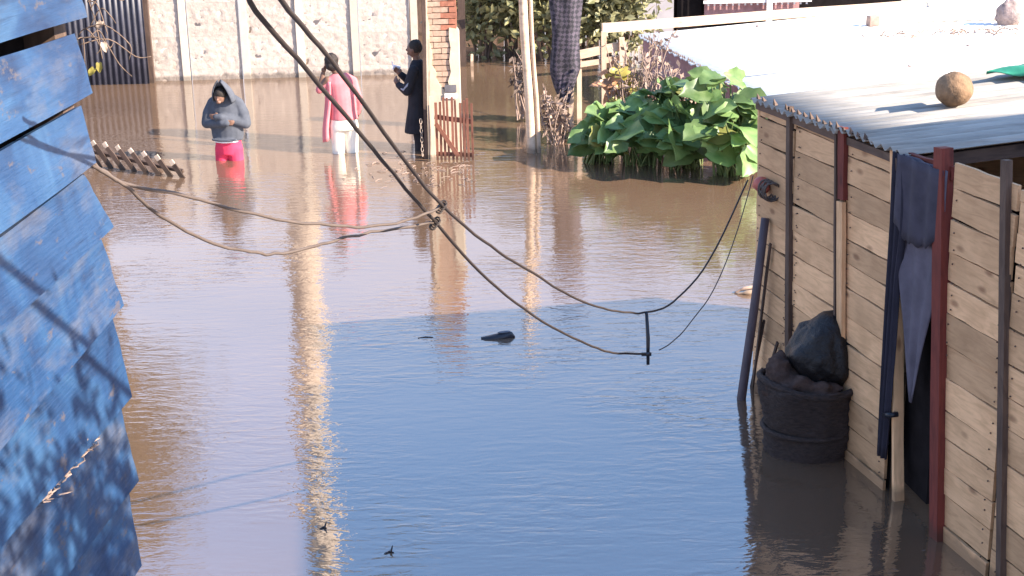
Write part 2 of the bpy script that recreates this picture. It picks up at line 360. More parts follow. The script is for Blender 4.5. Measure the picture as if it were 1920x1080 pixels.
def spline(pts, n=6):
    pts = [V(p) for p in pts]; out = []
    for i in range(len(pts) - 1):
        p0, p1, p2, p3 = pts[max(i - 1, 0)], pts[i], pts[i + 1], pts[min(i + 2, len(pts) - 1)]
        for k in range(n):
            t = k / n
            out.append(0.5 * ((2 * p1) + (p2 - p0) * t + (2 * p0 - 5 * p1 + 4 * p2 - p3) * t * t + (3 * p1 - p0 - 3 * p2 + p3) * t ** 3))
    out.append(pts[-1]); return out
def remesh(mb, name, mat, parent, voxel=0.012, it=3, mw=None):
    o = mb.build(name + '_tmp', None); md = o.modifiers.new('r', 'REMESH'); md.mode = 'VOXEL'; md.voxel_size = voxel; md.use_smooth_shade = True
    sm = o.modifiers.new('s', 'SMOOTH'); sm.factor = 0.5; sm.iterations = it
    bpy.context.view_layer.update()
    dg = bpy.context.evaluated_depsgraph_get(); me = bpy.data.meshes.new_from_object(o.evaluated_get(dg)); me.name = name
    old = o.data; bpy.data.objects.remove(o); bpy.data.meshes.remove(old)
    me.materials.clear(); me.materials.append(M[mat]); me.polygons.foreach_set('use_smooth', [True] * len(me.polygons))
    return inst(name, me, parent, mw)

# ================================================================== SETTING
def sheet(name, z, size, mat):
    mb = MB(); mb.add([(-size, -size, z), (size, -size, z), (size, size, z), (-size, size, z)], [(0, 1, 2, 3)])
    return tag(mb.build(name, mat), kind='structure')
sheet('ground', -0.62, 700, 'mud')
sheet('water', 0.0, 650, 'water')

# ================================================================== FAR CONCRETE WALL
WL, WR = on_z(283, 152), on_z(782, 138)
wd = (WR - WL).normalized(); wnrm = V((wd.y, -wd.x, 0))
wall = thing('concrete_wall', 'long rough cream precast concrete wall with upright posts standing in the flood behind the people', 'wall', WL)
WH = 2.35
slabs = []
for k in range(4):
    mb = MB()
    def fn(u, v, k=k):
        d = 0.022 * noise.noise(V((u * 9 + k * 7, v * 7, 1))) + 0.014 * noise.noise(V((u * 23, v * 17 + k * 5, 4)))
        edge = min(u, 1 - u, v * 0.8, (1 - v) * 0.8); d = d * min(1, edge * 14) * .6
        return V(((u - 0.5) * 0.88, -0.03 - max(d, -0.02), (v - 0.5) * 0.578))
    mb.grid(fn, 26, 18)
    mb.box((0, 0.0, 0), (0.875, 0.05, 0.574)); slabs.append(mb.mesh('slab', 'concrete', True))
px_posts = [352, 465, 568, 670, 780]
pp = [on_pl(x, 148, WL, wnrm) for x in px_posts]
ts = [(p - WL).dot(wd) for p in pp]; stp = (ts[-1] - ts[0]) / 4
ts = [ts[0] - stp] + ts
for i, t in enumerate(ts):
    b = WL + wd * t
    if t > -0.2: beam('post', V((b.x, b.y, -0.5)), V((b.x, b.y, WH + 0.03)), 0.12, 0.13, wnrm, 'concpost', wall, seg=4, jit=0.006)
for i in range(len(ts) - 1):
    mid = WL + wd * ((ts[i] + ts[i + 1]) / 2)
    for j in range(5):
        m = Matrix((wd, -wnrm, V((0, 0, 1)))).transposed().to_4x4(); w = stp - 0.125
        z = -0.4 + 0.29 + j * 0.58
        clip = 1.0
        m.translation = V((mid.x, mid.y, z)); m = m @ Matrix.Diagonal((w / 0.88, 1, 1, 1))
        inst('slab', slabs[(i * 3 + j * 2 + j // 2) % 4], wall, m)

# dark corrugated gate on the left of the wall
gt = thing('metal_gate', 'tall dark navy corrugated metal gate left of the cream wall', 'gate', WL + V((-0.9, -0.35, 0)))
def corr(p0, e, up_, n, pitch, amp, name, mat, parent, sheets=1, segw=8, nv=1, prof='sin', cut=0.0, seed=0, sag=0.0):
    """corrugated sheet: waves counted along e, ridges run along up_"""
    r = random.Random(seed)
    e, up_, n = V(e), V(up_), V(n); L = e.length; nw = int(L / pitch); mb = MB(); nu = nw * segw
    ed = e.normalized(); jitter = [r.uniform(-cut, cut) for _ in range(nw + 2)]
    def fn(u, v):
        s = u * L; ph = s / pitch; h = math.sin(2 * math.pi * ph)
        if prof == 'ridge': h = 1 - 2 * abs(math.sin(math.pi * ph)) ** 0.6
        c = jitter[int(ph)] * (1 - v)
        return V(p0) + ed * s + up_ * (v + c) + n * (amp * h) - n * sag * math.sin(math.pi * u) * (1 - abs(2 * v - 1))
    mb.grid(fn, nu, nv); o = mb.build(name, mat, parent, True)
    md = o.modifiers.new('thick', 'SOLIDIFY'); md.thickness = 0.003; return o
g0 = on_z(283, 157)
for k in range(3):
    x1 = g0 + V((-0.02 - 1.02 * k, -0.03 * k, 0)); x0 = x1 + V((-1.1, -.012, 0))
    corr(V((x0.x, x0.y, -0.4)), x1 - x0, V((0, 0, 2.9)), (0, -1, 0), 0.1, 0.018, 'metal_sheet', 'navymetal', gt, segw=8)
beam('gate_post', g0 + V((0.0, 0.12, -0.4)), g0 + V((0.0, 0.12, 2.6)), 0.09, 0.09, (0, -1, 0), 'darkwood', gt)
beam('gate_rail', g0 + V((-3.1, 0.07, 1.6)), g0 + V((0.05, 0.07, 1.6)), 0.09, 0.05, (0, -1, 0), 'darkwood', gt)

# ================================================================== BRICK PILLAR
pc = on_z(835, 288); PX, PY = pc.x, pc.y + 0.16
pil = thing('brick_pillar', 'orange brick gate pillar with broken cream plaster and a grey plaque', 'pillar', (PX, PY, 0))
mb = MB(); mb.box((0, 0.03, 1.1), (0.36, 0.30, 3.0)); mb.build('core', 'mortar', pil, mw=Matrix.Translation((PX, PY, 0)))
bm_o = [plank_mesh('brick', 0.205, 0.066, 0.10, 'brick', 3, 0.003, s) for s in range(4)]
bm_r = [plank_mesh('brick', 0.205, 0.066, 0.10, 'brickred', 3, 0.003, s) for s in range(2)]
bh_o = [plank_mesh('brick', 0.100, 0.066, 0.10, 'brick', 3, 0.003, s + 9) for s in range(2)]
bh_r = [plank_mesh('brick', 0.100, 0.066, 0.10, 'brickred', 3, 0.003, s + 9) for s in range(2)]
for k in range(26):
    z = 0.62 + k * 0.076
    lay = ((-0.105, 0), (0.105, 0)) if k % 2 == 0 else ((-0.158, 1), (0.0, 0), (0.158, 1))
    for x, hf in lay:
        red = (x > 0.08 and 1.62 < z < 2.3) or R.random() < 0.06
        me = R.choice((bh_r if red else bh_o) if hf else (bm_r if red else bm_o))
        inst('brick', me, pil, Matrix.Translation((PX + x, PY - 0.155 + R.uniform(-0.005, 0.004), z)))
def prism(pts, y0, y1, name, mat, parent, mw=None):
    n = len(pts); mb = MB()
    mb.add([(x, y0, z) for x, z in pts] + [(x, y1, z) for x, z in pts],
           [tuple(range(n)), tuple(range(2 * n - 1, n - 1, -1))] + [(i, (i + 1) % n, n + (i + 1) % n, n + i) for i in range(n)])
    return mb.build(name, mat, parent, False, mw)
pm = Matrix.Translation((PX, PY, 0))
prism([(-0.225, -0.45), (0.225, -0.45), (0.228, 0.3), (0.222, 0.9), (0.226, 1.55), (0.222, 1.66), (0.105, 1.68), (0.10, 1.55), (0.118, 1.42), (0.095, 1.25), (0.112, 1.1), (0.07, 0.98), (0.085, 0.9), (0.02, 0.86),
       (-0.03, 0.92), (-0.085, 1.02), (-0.08, 1.1), (-0.135, 1.2), (-0.125, 1.34), (-0.155, 1.5), (-0.15, 1.7), (-0.175, 1.86), (-0.165, 2.05), (-0.19, 2.3), (-0.222, 2.3), (-0.226, 1.4)], -0.222, -0.10, 'plaster', 'plaster', pil, pm)
prism([(-0.228, -0.45), (-0.19, -0.45), (-0.19, 2.35), (-0.228, 2.3)], -0.099, 0.19, 'plaster', 'plaster', pil, pm)
prism([(0.19, -0.45), (0.224, -0.45), (0.226, 1.6), (0.19, 1.66)], -0.099, 0.19, 'plaster', 'plaster', pil, pm)
mb = MB(); mb.box((0.1, -0.232, 0.885), (0.155, 0.016, 0.10)); mb.build('plaque', 'plaque', pil, mw=pm)
mb = MB(); mb.box((0.1, -0.235, 0.79), (0.16, 0.02, 0.065)); mb.build('letter_ledge', 'white', pil, mw=pm)

# slim posts beside the pillar
b = on_z(801, 297); t = at_y(793, -60, b.y)
p = thing('gate_post', 'thin dark pole with a pale edge standing in front of the person in black', 'post', b)
beam('pole', V((b.x - 0.02, b.y, -0.4)), t, 0.05, 0.05, (0, -1, 0), 'darkwood', p)
beam('pale_strip', V((b.x + 0.021, b.y - 0.02, -0.4)), t + V((0.04, -0.02, -0.9)), 0.028, 0.022, (0, -1, 0), 'pale', p)
b = on_z(815, 302)
p = thing('fence_post', 'short pale stake at the hinge side of the red picket gate', 'post', b)
beam('stake', V((b.x, b.y - 0.02, -0.4)), V((b.x - 0.02, b.y - 0.02, 0.86)), 0.045, 0.04, (0, -1, 0), 'pale', p)
b = on_z(794, 296)
p = thing('chain', 'short hanging white chain beside the black coat and the thin pole', 'chain', b + V((0, -0.05, 0)))
for k in range(8):
    mb = MB(); z = 0.07 + k * 0.062; w = 0.016
    mb.tube([(w * math.cos(a) * (1 if k % 2 else 0.5), w * math.sin(a) * (0.5 if k % 2 else 1), 0.034 * math.sin(a) if 0 else 0.036 * math.sin(a)) for a in [i * math.pi / 5 for i in range(11)]], 0.0042, 6)
    mb.build('link', 'palewet', p, True, Matrix.Translation((b.x - 0.005 - 0.01 * k / 8, b.y - 0.07, z)))

# red picket gate
G0, G1 = on_z(821, 299), on_z(887, 299)
gd = (G1 - G0); gl = gd.length; gd.normalize(); gn = V((gd.y, -gd.x, 0))
gate = thing('picket_gate', 'small rusty red picket gate with diagonal brace beside the brick pillar', 'gate', (G0 + G1) / 2)
for k in range(10):
    b = G0 + gd * (gl * k / 9); h = 0.80 + R.uniform(-0.05, 0.04)
    beam('picket', V((b.x, b.y, -0.3)) + gn * 0.022, V((b.x + R.uniform(-.012, .012), b.y, h)) + gn * 0.022, 0.030, 0.016, gn, 'gatewood', gate, jit=0.003)
beam('rail', G0 + V((-.02, 0, .57)), G1 + V((.01, 0, .50)), 0.062, 0.024, gn, 'gatewood', gate)
beam('rail', G0 + V((-.02, 0, .08)), G1 + V((.01, 0, .06)), 0.055, 0.024, gn, 'gatewood', gate)
beam('brace', G0 + V((0.0, 0, .48)) + gn * 0.042, G0 + gd * gl * .6 + V((0, 0, .05)) + gn * 0.042, 0.055, 0.02, gn, 'gatewood', gate)

# pale pole pair
for (px, r0, r1, lab, h) in ((998, 0.066, 0.055, 'thicker pale bare pole standing in the water left of its thin twin', 2.55), (1012, 0.031, 0.027, 'thin pale bare pole close on the right of the thicker pole', 2.4)):
    b = on_z(px + 2, 286)
    mb = MB(); pts = [V((b.x - 0.018 * i - 0.006 * math.sin(i * 1.7), b.y, -0.5 + i * (h + .5) / 7)) for i in range(8)]
    mb.tube(pts, [r0 + (r1 - r0) * i / 7 + R.uniform(-.003, .003) for i in range(8)], 10)
    tag(mb.build('pole', 'pale', None, True), lab, 'pole')

# post wrapped in dark diamond patterned cloth
b = on_z(1062, 252)
wp = thing('wrapped_post', 'post hung with a dark diamond patterned cloth right of the pale poles', 'post', b)
beam('post', V((b.x - 0.05, b.y + .1, -0.4)), V((b.x - 0.05, b.y + .1, 2.3)), 0.09, 0.08, (0, -1, 0), 'darkwood', wp)
beam('stake', V((b.x + 0.06, b.y + .05, -0.4)), V((b.x + 0.09, b.y + .06, 1.2)), 0.07, 0.06, (0, -1, 0), 'pale', wp)
mb = MB()
zt, zb = 2.25, 0.52
def fn(u, v):
    a = u * 2 * math.pi; z = zb + (zt - zb) * v
    hw = 0.18 + 0.045 * v + 0.02 * math.sin(v * 9) - 0.09 * max(0, 0.22 - v) / 0.22; r = 1 + 0.10 * math.sin(5 * a + 2 * v) + 0.08 * noise.noise(V((math.cos(a) * 1.5, v * 4, math.sin(a))))
    return V((b.x + 0.03 * v + hw * math.cos(a) * r - .02, b.y - 0.02 + 0.12 * math.sin(a) * r, z + 0.05 * math.sin(2 * a + 1) * (1 - v)))
mb.grid(fn, 28, 24); cl = mb.build('cloth', 'diamond', wp, True)

# timber rail fence
fr = thing('rail_fence', 'low pale timber rail fence between the wrapped post and the white roof', 'fence', at_y(1130, 190, 21.5))
Yf = 21.4
beam('rail', at_y(1080, 104, Yf), at_y(1172, 84, Yf + .12), 0.12, 0.035, (0, -1, 0), 'pale', fr)
beam('rail', at_y(1078, 123, Yf), at_y(1164, 108, Yf + .12), 0.075, 0.035, (0, -1, 0), 'pale', fr)
for (x0, y0, y1) in ((1132, 60, 260), (1166, 70, 250), (1086, 98, 255)):
    a = at_y(x0, y0, Yf + .06); beam('post', V((a.x, a.y, -0.4)), a, 0.07, 0.06, (0, -1, 0), 'pale', fr)

# fallen picket fence on the left
F0, F1 = on_z(188, 312), on_z(343, 333)
ff = thing('fallen_fence', 'fallen slanting picket fence half sunk in the water beside the blue shack', 'fence', (F0 + F1) / 2)
for k in range(8):
    t = k / 7; b = F0.lerp(F1, t); sc = 1 - 0.45 * t ** 2
    top = b + V((-0.20, 0.04, 0.30)) * sc; bot = b + V((0.14, -0.03, -0.22))
    o = beam('picket', bot, top, 0.062, 0.024, (0.1, -0.9, -0.4), 'darkwood', ff)
    beam('tip', top, top + (top - bot).normalized() * 0.07, 0.05, 0.024, (0.1, -0.9, -0.4), 'palewet', ff)
beam('rail', F0 + V((-.1, .06, .19)), F1 + V((0.0, .06, .07)), 0.05, 0.03, (0, -1, -.4), 'darkwood', ff)

# ================================================================== NEAR WOODEN SHED (right)
W0, W1 = on_z(1430, 725), on_z(1860, 1085)
sd = (W1 - W0).normalized(); sn = V((sd.y, -sd.x, 0)).normalized()
if sn.x > 0: sn = -sn
def S(px, py):
    p = on_pl(px, py, W0, sn); return ((p - W0).dot(sd), p.z)
def wp_(s, z, off=0.0): return V((W0.x, W0.y, 0)) + sd * s + V((0, 0, z)) + sn * off
shed = thing('wooden_shed', 'raw plank shed with red door post and zinc roof standing in the flood', 'shed', wp_(1.2, 0))
s_far = S(1426, 300)[0]
bA = S(1490, 420)[0]; bB = S(1588, 420)[0]; dL = S(1680, 600)[0]; dR = S(1770, 600)[0]; bD = S(1896, 600)[0]; bE = S(1925, 600)[0]
seedc = 100
def panel(s0, s1, ph, ztop0, ztop1, tilt=0.0, gap=0.006):
    global seedc
    z = -0.30 + ph
    while z < max(ztop0, ztop1):
        h = R.choice((0.165, 0.18, 0.19, 0.2)); zt = min(z + h - gap * R.uniform(0.6, 2.2), max(ztop0, ztop1))
        if zt - z > 0.04:
            seedc += 1; tl = R.uniform(-0.006, 0.006) + tilt
            e0, e1 = R.uniform(0.0, .012), R.uniform(0.0, .012); off = R.uniform(0.006, 0.016)
            a, b_ = wp_(s0 + e0, (z + zt) / 2 - tl, off), wp_(s1 - e1, (z + zt) / 2 + tl, off)
            beam('plank', a, b_, zt - z, 0.02, sn, 'plank', shed, seedc, 0.0035, 6)
        z += h
panel(s_far, bA, 0.00, 2.16, 2.16); panel(bA, bB - .01, 0.07, 2.17, 2.17); panel(bB, dL, 0.03, 2.18, 2.18)
panel(dR + .03, bD, 0.05, 2.31, 2.31); panel(bD + .02, bD + 1.3, 0.12, 2.3, 2.3); panel(bD + 1.35, bD + 3.4, 0.02, 2.3, 2.3)
def pst(name, top, bot, w, t, mat, off=0.035):
    s0, z0 = S(*top); s1, z1 = S(*bot); return beam(name, wp_(s1, z1, off), wp_(s0, z0, off), w, t, sn, mat, shed)
pst('batten', (1490, 198), (1486, 730), 0.060, 0.034, 'batten')
pst('batten', (1590, 236), (1589, 372), 0.085, 0.034, 'redwood')
pst('batten', (1580, 250), (1577, 690), 0.026, 0.05, 'batten', 0.03)
pst('batten', (1589, 376), (1588, 700), 0.075, 0.03, 'plank', 0.045)
pst('door_post', (1778, 276), (1766, 1110), 0.095, 0.075, 'redwood', 0.03)
pst('batten', (1898, 300), (1886, 1180), 0.055, 0.04, 'batten')
pst('door_jamb', (1680, 280), (1684, 960), 0.03, 0.07, 'plank', 0.0)
pst('batten', (1426, 190), (1421, 740), 0.035, 0.05, 'plank', -0.01)
a, b_ = wp_(dL, 2.21, 0.0), wp_(dR, 2.23, 0.0); beam('lintel', a, b_, 0.085, 0.03, sn, 'redwood', shed)
nl_ = MB()
for (sa, sb) in ((bA - .05, bA + .09), (bA + .1, bB - .07), (bB + .09, dL - .05), (dR + .1, bD - .06), (bD + .09, bD + .6), (s_far + .06, bA - .06)):
    for s_ in (sa, sb):
        for k in range(22): nl_.sphere(wp_(s_ + R.uniform(-.012, .012), .1 + k * .095 + R.uniform(-.02, .02), .029), .0055, 6, 4)
tag(nl_.build('nail', 'batten', shed), kind='stuff')
# other walls, dark inside
def wallbox(name, a, b, z0, z1, mat, parent, t=0.03):
    a, b = V((a.x, a.y, (z0 + z1) / 2)), V((b.x, b.y, (z0 + z1) / 2)); d = (b - a).normalized()
    return beam(name, a, b, z1 - z0, t, V((d.y, -d.x, 0)), mat, parent, jit=0.0)
qf = wp_(s_far + .02, 0); rv = V((0.99, 0.10, 0)).normalized()
wallbox('far_wall', qf + rv * .04, qf + rv * 3.6, -.4, 2.15, 'plank', shed)
wallbox('back_wall', qf + rv * 3.6, qf + rv * 3.6 + sd * 7, -.4, 2.6, 'plank', shed)
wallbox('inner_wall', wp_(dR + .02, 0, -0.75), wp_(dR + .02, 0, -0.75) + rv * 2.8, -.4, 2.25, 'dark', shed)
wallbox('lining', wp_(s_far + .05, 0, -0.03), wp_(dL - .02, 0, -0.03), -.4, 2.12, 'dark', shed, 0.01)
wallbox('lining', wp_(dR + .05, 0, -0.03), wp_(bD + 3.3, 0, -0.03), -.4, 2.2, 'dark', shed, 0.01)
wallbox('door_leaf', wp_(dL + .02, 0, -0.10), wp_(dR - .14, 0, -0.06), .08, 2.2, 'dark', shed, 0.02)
# door hardware
s0, z0 = S(1688, 776); mb = MB(); mb.tube([wp_(s0, z0, 0.02), wp_(s0, z0, 0.07), wp_(s0 - .07, z0 - .02, 0.08)], [0.018, 0.018, 0.012], 8); mb.build('door_handle', 'rubber', shed, True)
s0, z0 = S(1668, 820); mb = MB(); mb.tube([wp_(s0 - .02, z0 + .01, 0.03), wp_(s0 + .05, z0 - .02, 0.035)], 0.012, 8); mb.build('latch', 'rubber', shed, True)
# roof: corrugations run away from the eave
def Rz(px, py): return on_z(px, py, 2.2)
c0, c1 = wp_(s_far - .05, 2.21, .07), wp_(S(1712, 280)[0], 2.235, .07)
rr = V((rv.x, rv.y, 0.085)) * 3.7; rn = rr.cross(c1 - c0).normalized()
if rn.z < 0: rn = -rn
ev = c1 - c0; sp = 0.62
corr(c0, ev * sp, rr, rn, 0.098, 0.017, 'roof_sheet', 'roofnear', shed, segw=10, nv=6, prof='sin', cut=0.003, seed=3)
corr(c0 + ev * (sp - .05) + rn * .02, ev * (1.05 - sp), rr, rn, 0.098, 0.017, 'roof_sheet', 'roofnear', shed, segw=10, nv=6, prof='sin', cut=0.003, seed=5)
# ridge ends along the eave, their shade put into dark brown tips
for k in range(19):
    p = c0 + ev * ((k + .25) * 0.098 / ev.length) + rn * 0.022
    if R.random() < 0.9 and k * 0.098 < ev.length:
        mb = MB(); h = R.uniform(.03, .055)
        mb.add([p - ev.normalized() * .02, p + ev.normalized() * .02, p + rn * h, p + rr.normalized() * .03], [(0, 1, 2), (1, 3, 2), (3, 0, 2), (0, 3, 1)])
        mb.build('ridge_tip', 'batten', shed)
beam('eave_board', c0 - rn * .045 - sn * .05, c1 - rn * .045 - sn * .05, 0.05, 0.03, sn, 'batten', shed)
# dark rafters seen under the near edge
beam('rafter', c1 + ev.normalized() * -.06 - rn * .06, c1 + ev.normalized() * -.06 - rn * .06 + rr * .9, 0.08, 0.05, ev, 'darkwood', shed)

# unseen plank house added beyond the yard to shade the door and near water
yh = thing('added_shade_house', 'added unseen plank house shading the shed yard and near water', 'house', wp_(5.5, 0, -4.6))
ya = qf + rv * 3.72 + sd * 3.85; yb = ya + V((.115, -.993, 0)) * 5.8
wallbox('wall', ya, yb, -.4, 4.9, 'plank', yh); wallbox('wall', ya, ya + rv * 3, -.4, 4.9, 'plank', yh); wallbox('wall', yb, yb + rv * 3, -.4, 4.9, 'plank', yh); wallbox('wall', ya + rv * 3, yb + rv * 3, -.4, 4.9, 'plank', yh)
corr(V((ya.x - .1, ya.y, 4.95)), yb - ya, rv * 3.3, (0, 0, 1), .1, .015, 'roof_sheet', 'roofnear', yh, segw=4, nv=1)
# leaning pole
b = on_z(1390, 748); s0, z0 = S(1449, 408); t = wp_(s0, z0, 0.06)
mb = MB(); dd = (t - b).normalized(); mb.tube([b - dd * .5, b, b.lerp(t, .5) + V((0.006, 0, 0)), t], [0.036, 0.036, 0.034, 0.032], 10)
tag(mb.build('leaning_pole', 'purplepole', None, True), 'grey purple pole leaning against the far corner of the plank shed', 'pole')
# coral fitting tied at the corner
s0, z0 = S(1447, 345); q = wp_(s0, z0, 0.07)
ins = thing('insulator', 'coral red fitting lashed with wire to the shed corner', 'fitting', q)
mb = MB(); mb.tube([q + sd * -.075 + V((0, 0, .03)), q + sd * -.05, q + sd * .0 + V((0, 0, -.01)), q + sd * .05 + V((0, 0, -.03))], [0.035, 0.062, 0.058, 0.03], 12); mb.build('body', 'coral', ins, True)
for k in range(5):
    mb = MB(); o = q + sd * (.05 + .03 * k)
    mb.tube([o + sn * .06 * math.cos(a) + V((0, 0, .07 * math.sin(a) - .02)) + sd * R.uniform(-.02, .02) for a in [i * math.pi / 6 for i in range(13)]], 0.008, 6); mb.build('wire_wrap', 'rope', ins, True)
# curtain
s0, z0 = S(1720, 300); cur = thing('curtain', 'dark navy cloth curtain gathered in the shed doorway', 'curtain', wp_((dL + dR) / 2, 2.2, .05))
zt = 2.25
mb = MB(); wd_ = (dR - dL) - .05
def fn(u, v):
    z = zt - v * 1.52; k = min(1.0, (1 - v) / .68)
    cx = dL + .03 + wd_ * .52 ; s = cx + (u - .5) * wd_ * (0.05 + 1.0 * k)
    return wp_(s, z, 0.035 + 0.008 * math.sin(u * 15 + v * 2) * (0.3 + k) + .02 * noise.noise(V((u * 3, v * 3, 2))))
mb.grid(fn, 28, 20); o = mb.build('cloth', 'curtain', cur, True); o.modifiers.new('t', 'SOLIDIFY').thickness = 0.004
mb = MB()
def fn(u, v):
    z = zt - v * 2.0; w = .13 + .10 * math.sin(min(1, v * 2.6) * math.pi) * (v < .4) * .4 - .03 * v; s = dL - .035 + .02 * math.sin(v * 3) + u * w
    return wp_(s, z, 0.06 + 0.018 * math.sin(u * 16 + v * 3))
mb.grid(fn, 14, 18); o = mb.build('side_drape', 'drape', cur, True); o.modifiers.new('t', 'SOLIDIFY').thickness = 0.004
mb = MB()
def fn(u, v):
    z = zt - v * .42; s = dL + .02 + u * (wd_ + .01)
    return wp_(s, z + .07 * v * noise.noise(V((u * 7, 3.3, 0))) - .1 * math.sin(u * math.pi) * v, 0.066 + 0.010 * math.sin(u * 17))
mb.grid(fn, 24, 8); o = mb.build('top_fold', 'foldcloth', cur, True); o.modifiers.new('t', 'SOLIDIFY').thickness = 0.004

# basket with rubbish bag against the shed
bc = (on_z(1425, 858) + on_z(1598, 850)) / 2; bc = V((bc.x + .03, bc.y + .12, 0))
bk = thing('basket', 'old dark brown woven basket standing in the water against the plank shed', 'basket', bc)
mb = MB()
def fn(u, v):
    a = u * 2 * math.pi; z = -0.35 + v * 0.87; r = 0.265 + 0.07 * v + .05 * noise.noise(V((math.cos(a) * 1.6, math.sin(a) * 1.6, v * 2.5)))
    r += 0.009 * math.sin(a * 14 + (int(v * 24) % 2) * math.pi)
    return V((bc.x + r * 1.0 * math.cos(a), bc.y + r * .9 * math.sin(a), z))
mb.grid(fn, 84, 24); o = mb.build('wall', 'basket', bk, True); o.modifiers.new('t', 'SOLIDIFY').thickness = 0.02
mb = MB(); mb.tube([(bc.x + .345 * math.cos(a), bc.y + .31 * math.sin(a), .52 + .03 * math.sin(a * 2 + 1)) for a in [i * math.pi / 14 for i in range(29)]], 0.024, 7); mb.build('rim', 'basket', bk, True)
mb = MB(); mb.tube([(bc.x + .315 * math.cos(a), bc.y + .285 * math.sin(a), .18) for a in [i * math.pi / 14 for i in range(29)]], 0.018, 6); mb.build('hoop', 'basket', bk, True)
mb = MB()
mb.sphere((bc.x + .09, bc.y + .02, .66), (.25, .22, .27), 24, 16, .25, 3); mb.sphere((bc.x + .14, bc.y + .04, .83), (.17, .16, .15), 16, 12, .35, 5)
for k in range(14):
    a = k * .449; mb.tube(spline([V((bc.x + .14 + .05 * math.cos(a), bc.y + .04 + .05 * math.sin(a), .965)), V((bc.x + .12 + .19 * math.cos(a), bc.y + .03 + .18 * math.sin(a), .83)), V((bc.x + .10 + .25 * math.cos(a + .2), bc.y + .02 + .22 * math.sin(a + .2), .62))], 4), .022, 6)
sk = MB(); sk.sphere((bc.x - .17, bc.y - .04, .50), (.17, .17, .13), 24, 16, .7, 11); sk.sphere((bc.x - .22, bc.y - .02, .60), (.09, .11, .10), 18, 12, .8, 12); sk.sphere((bc.x + .05, bc.y - .16, .49), (.14, .12, .07), 18, 12, .8, 14)
o = remesh(sk, 'sack', 'sackcloth', None, 0.02, 0); tag(o, 'crumpled dark brown sack stuffed in the basket beside the black bag', 'sack')
o = remesh(mb, 'garbage_bag', 'bag', None, 0.025, 1); tag(o, 'bulging black plastic bag resting on the brown basket', 'bag')
# broken slats standing beside basket
sl_ = thing('broken_slats', 'bundle of thin broken slats propped behind the leaning pole', 'slats', wp_(.0, .5, .1))
for (x0, y0, x1, y1) in ((1456, 455, 1428, 770), (1444, 600, 1424, 760), (1470, 640, 1432, 800), (1440, 690, 1466, 770)):
    a_ = S(x0, y0); b2 = S(x1, y1); beam('slat', wp_(b2[0], b2[1], .10), wp_(a_[0], a_[1], .05), 0.022, 0.014, sn, 'darkwood', sl_)

# things lying on the near roof
def on_roof(px, py): return on_pl(px, py, c0, rn)
bp = on_roof(1787, 203) + rn * 0.02
mb = MB(); mb.sphere((0, 0, 0.11), (0.125, 0.122, 0.118), 36, 24, .04, 4)
tag(mb.build('ball', 'ball', None, True, Matrix.Translation(bp)), 'worn brown ball resting on the grey zinc roof', 'ball')

# ================================================================== FAR LOW ROOF (right, white)
A, B = on_z(1193, 66, 0.8), on_z(1430, 188, 0.8); Rr = on_z(1700, 16, 0.82)
fs = thing('low_shed', 'low shed behind the leafy plants with bright white corrugated roof', 'shed', B)
ev2 = (B - A); ev2 = ev2 * 1.1; rr2 = (Rr - A) * 2.0; rn2 = rr2.cross(ev2).normalized()
if rn2.z < 0: rn2 = -rn2
ns = 3
for k in range(ns):
    corr(A + ev2 * (k / ns) + rn2 * (.006 * (k % 2)), ev2 * (1.0 / ns + .012), rr2, rn2, 0.1, 0.015, 'roof_sheet', 'rooffar', fs, segw=6, nv=4, cut=0.004, seed=k)
for k in range(int(ev2.length / .1)):
    if R.random() < .8:
        p = A + ev2.normalized() * (.025 + k * .1) + rn2 * .02; h = R.uniform(.03, .06); mb = MB()
        mb.add([p - ev2.normalized() * .02, p + ev2.normalized() * .02, p + rn2 * h, p + rr2.normalized() * .03], [(0, 1, 2), (1, 3, 2), (3, 0, 2), (0, 3, 1)]); mb.build('ridge_tip', 'batten', fs)  # dark brown here too stands for shaded ridge ends
Ab, Bb = A + rr2.normalized() * .15, B + rr2.normalized() * .5
wallbox('wall', Ab, Bb, -.4, .74, 'pinkboard', fs); wallbox('end_wall', Bb, Bb + V((rr2.x, rr2.y, 0)) * .95, -.4, .74, 'pinkboard', fs); wallbox('end_wall', Ab, Ab + V((rr2.x, rr2.y, 0)) * .95, -.4, .74, 'pinkboard', fs)
for (px, py) in ((1270, 70), (1618, 70), (1715, 76), (1815, 88), (1705, 126), (1420, 51)):
    q = on_pl(px, py, A, rn2); mb = MB(); mb.tube([q + rn2 * .01, q + rn2 * .028, q + rn2 * .04], [0.035, 0.03, 0.012], 8); mb.build('roof_nail', 'stone', fs, True)
# beam along the upper edge
def fr_(px, py): return on_pl(px, py, A, rn2)
a_ = fr_(1128, 63) + V((0, 0, .09)); b_ = fr_(1735, 16) + V((0, 0, .09))
o = beam('roof_beam', a_, b_, 0.16, 0.06, (0, -1, 0), 'pale', None, jit=0.006); tag(o, 'long pale timber beam lying along the top edge of the white roof', 'beam')
q = fr_(1636, 50); mb = MB(); mb.box((0, 0, .10), (.185, .16, .17), Euler((.06, 0, .2)).to_matrix())
bmo = mb.build('block', 'block', None, False, Matrix.Translation(q)); bmo.modifiers.new('b', 'BEVEL').width = .012
tag(bmo, 'small brown square block sitting on the white roof', 'block')
q = fr_(1890, 48); mb = MB(); mb.sphere((0, 0, .19), (.22, .2, .24), 18, 12, .35, 8)
tag(mb.build('stone', 'stone', None, True, Matrix.Translation(q)), 'rounded pinkish grey stone weighing down the white roof', 'stone')
q = on_roof(1912, 150) + rn * .03
mb = MB()
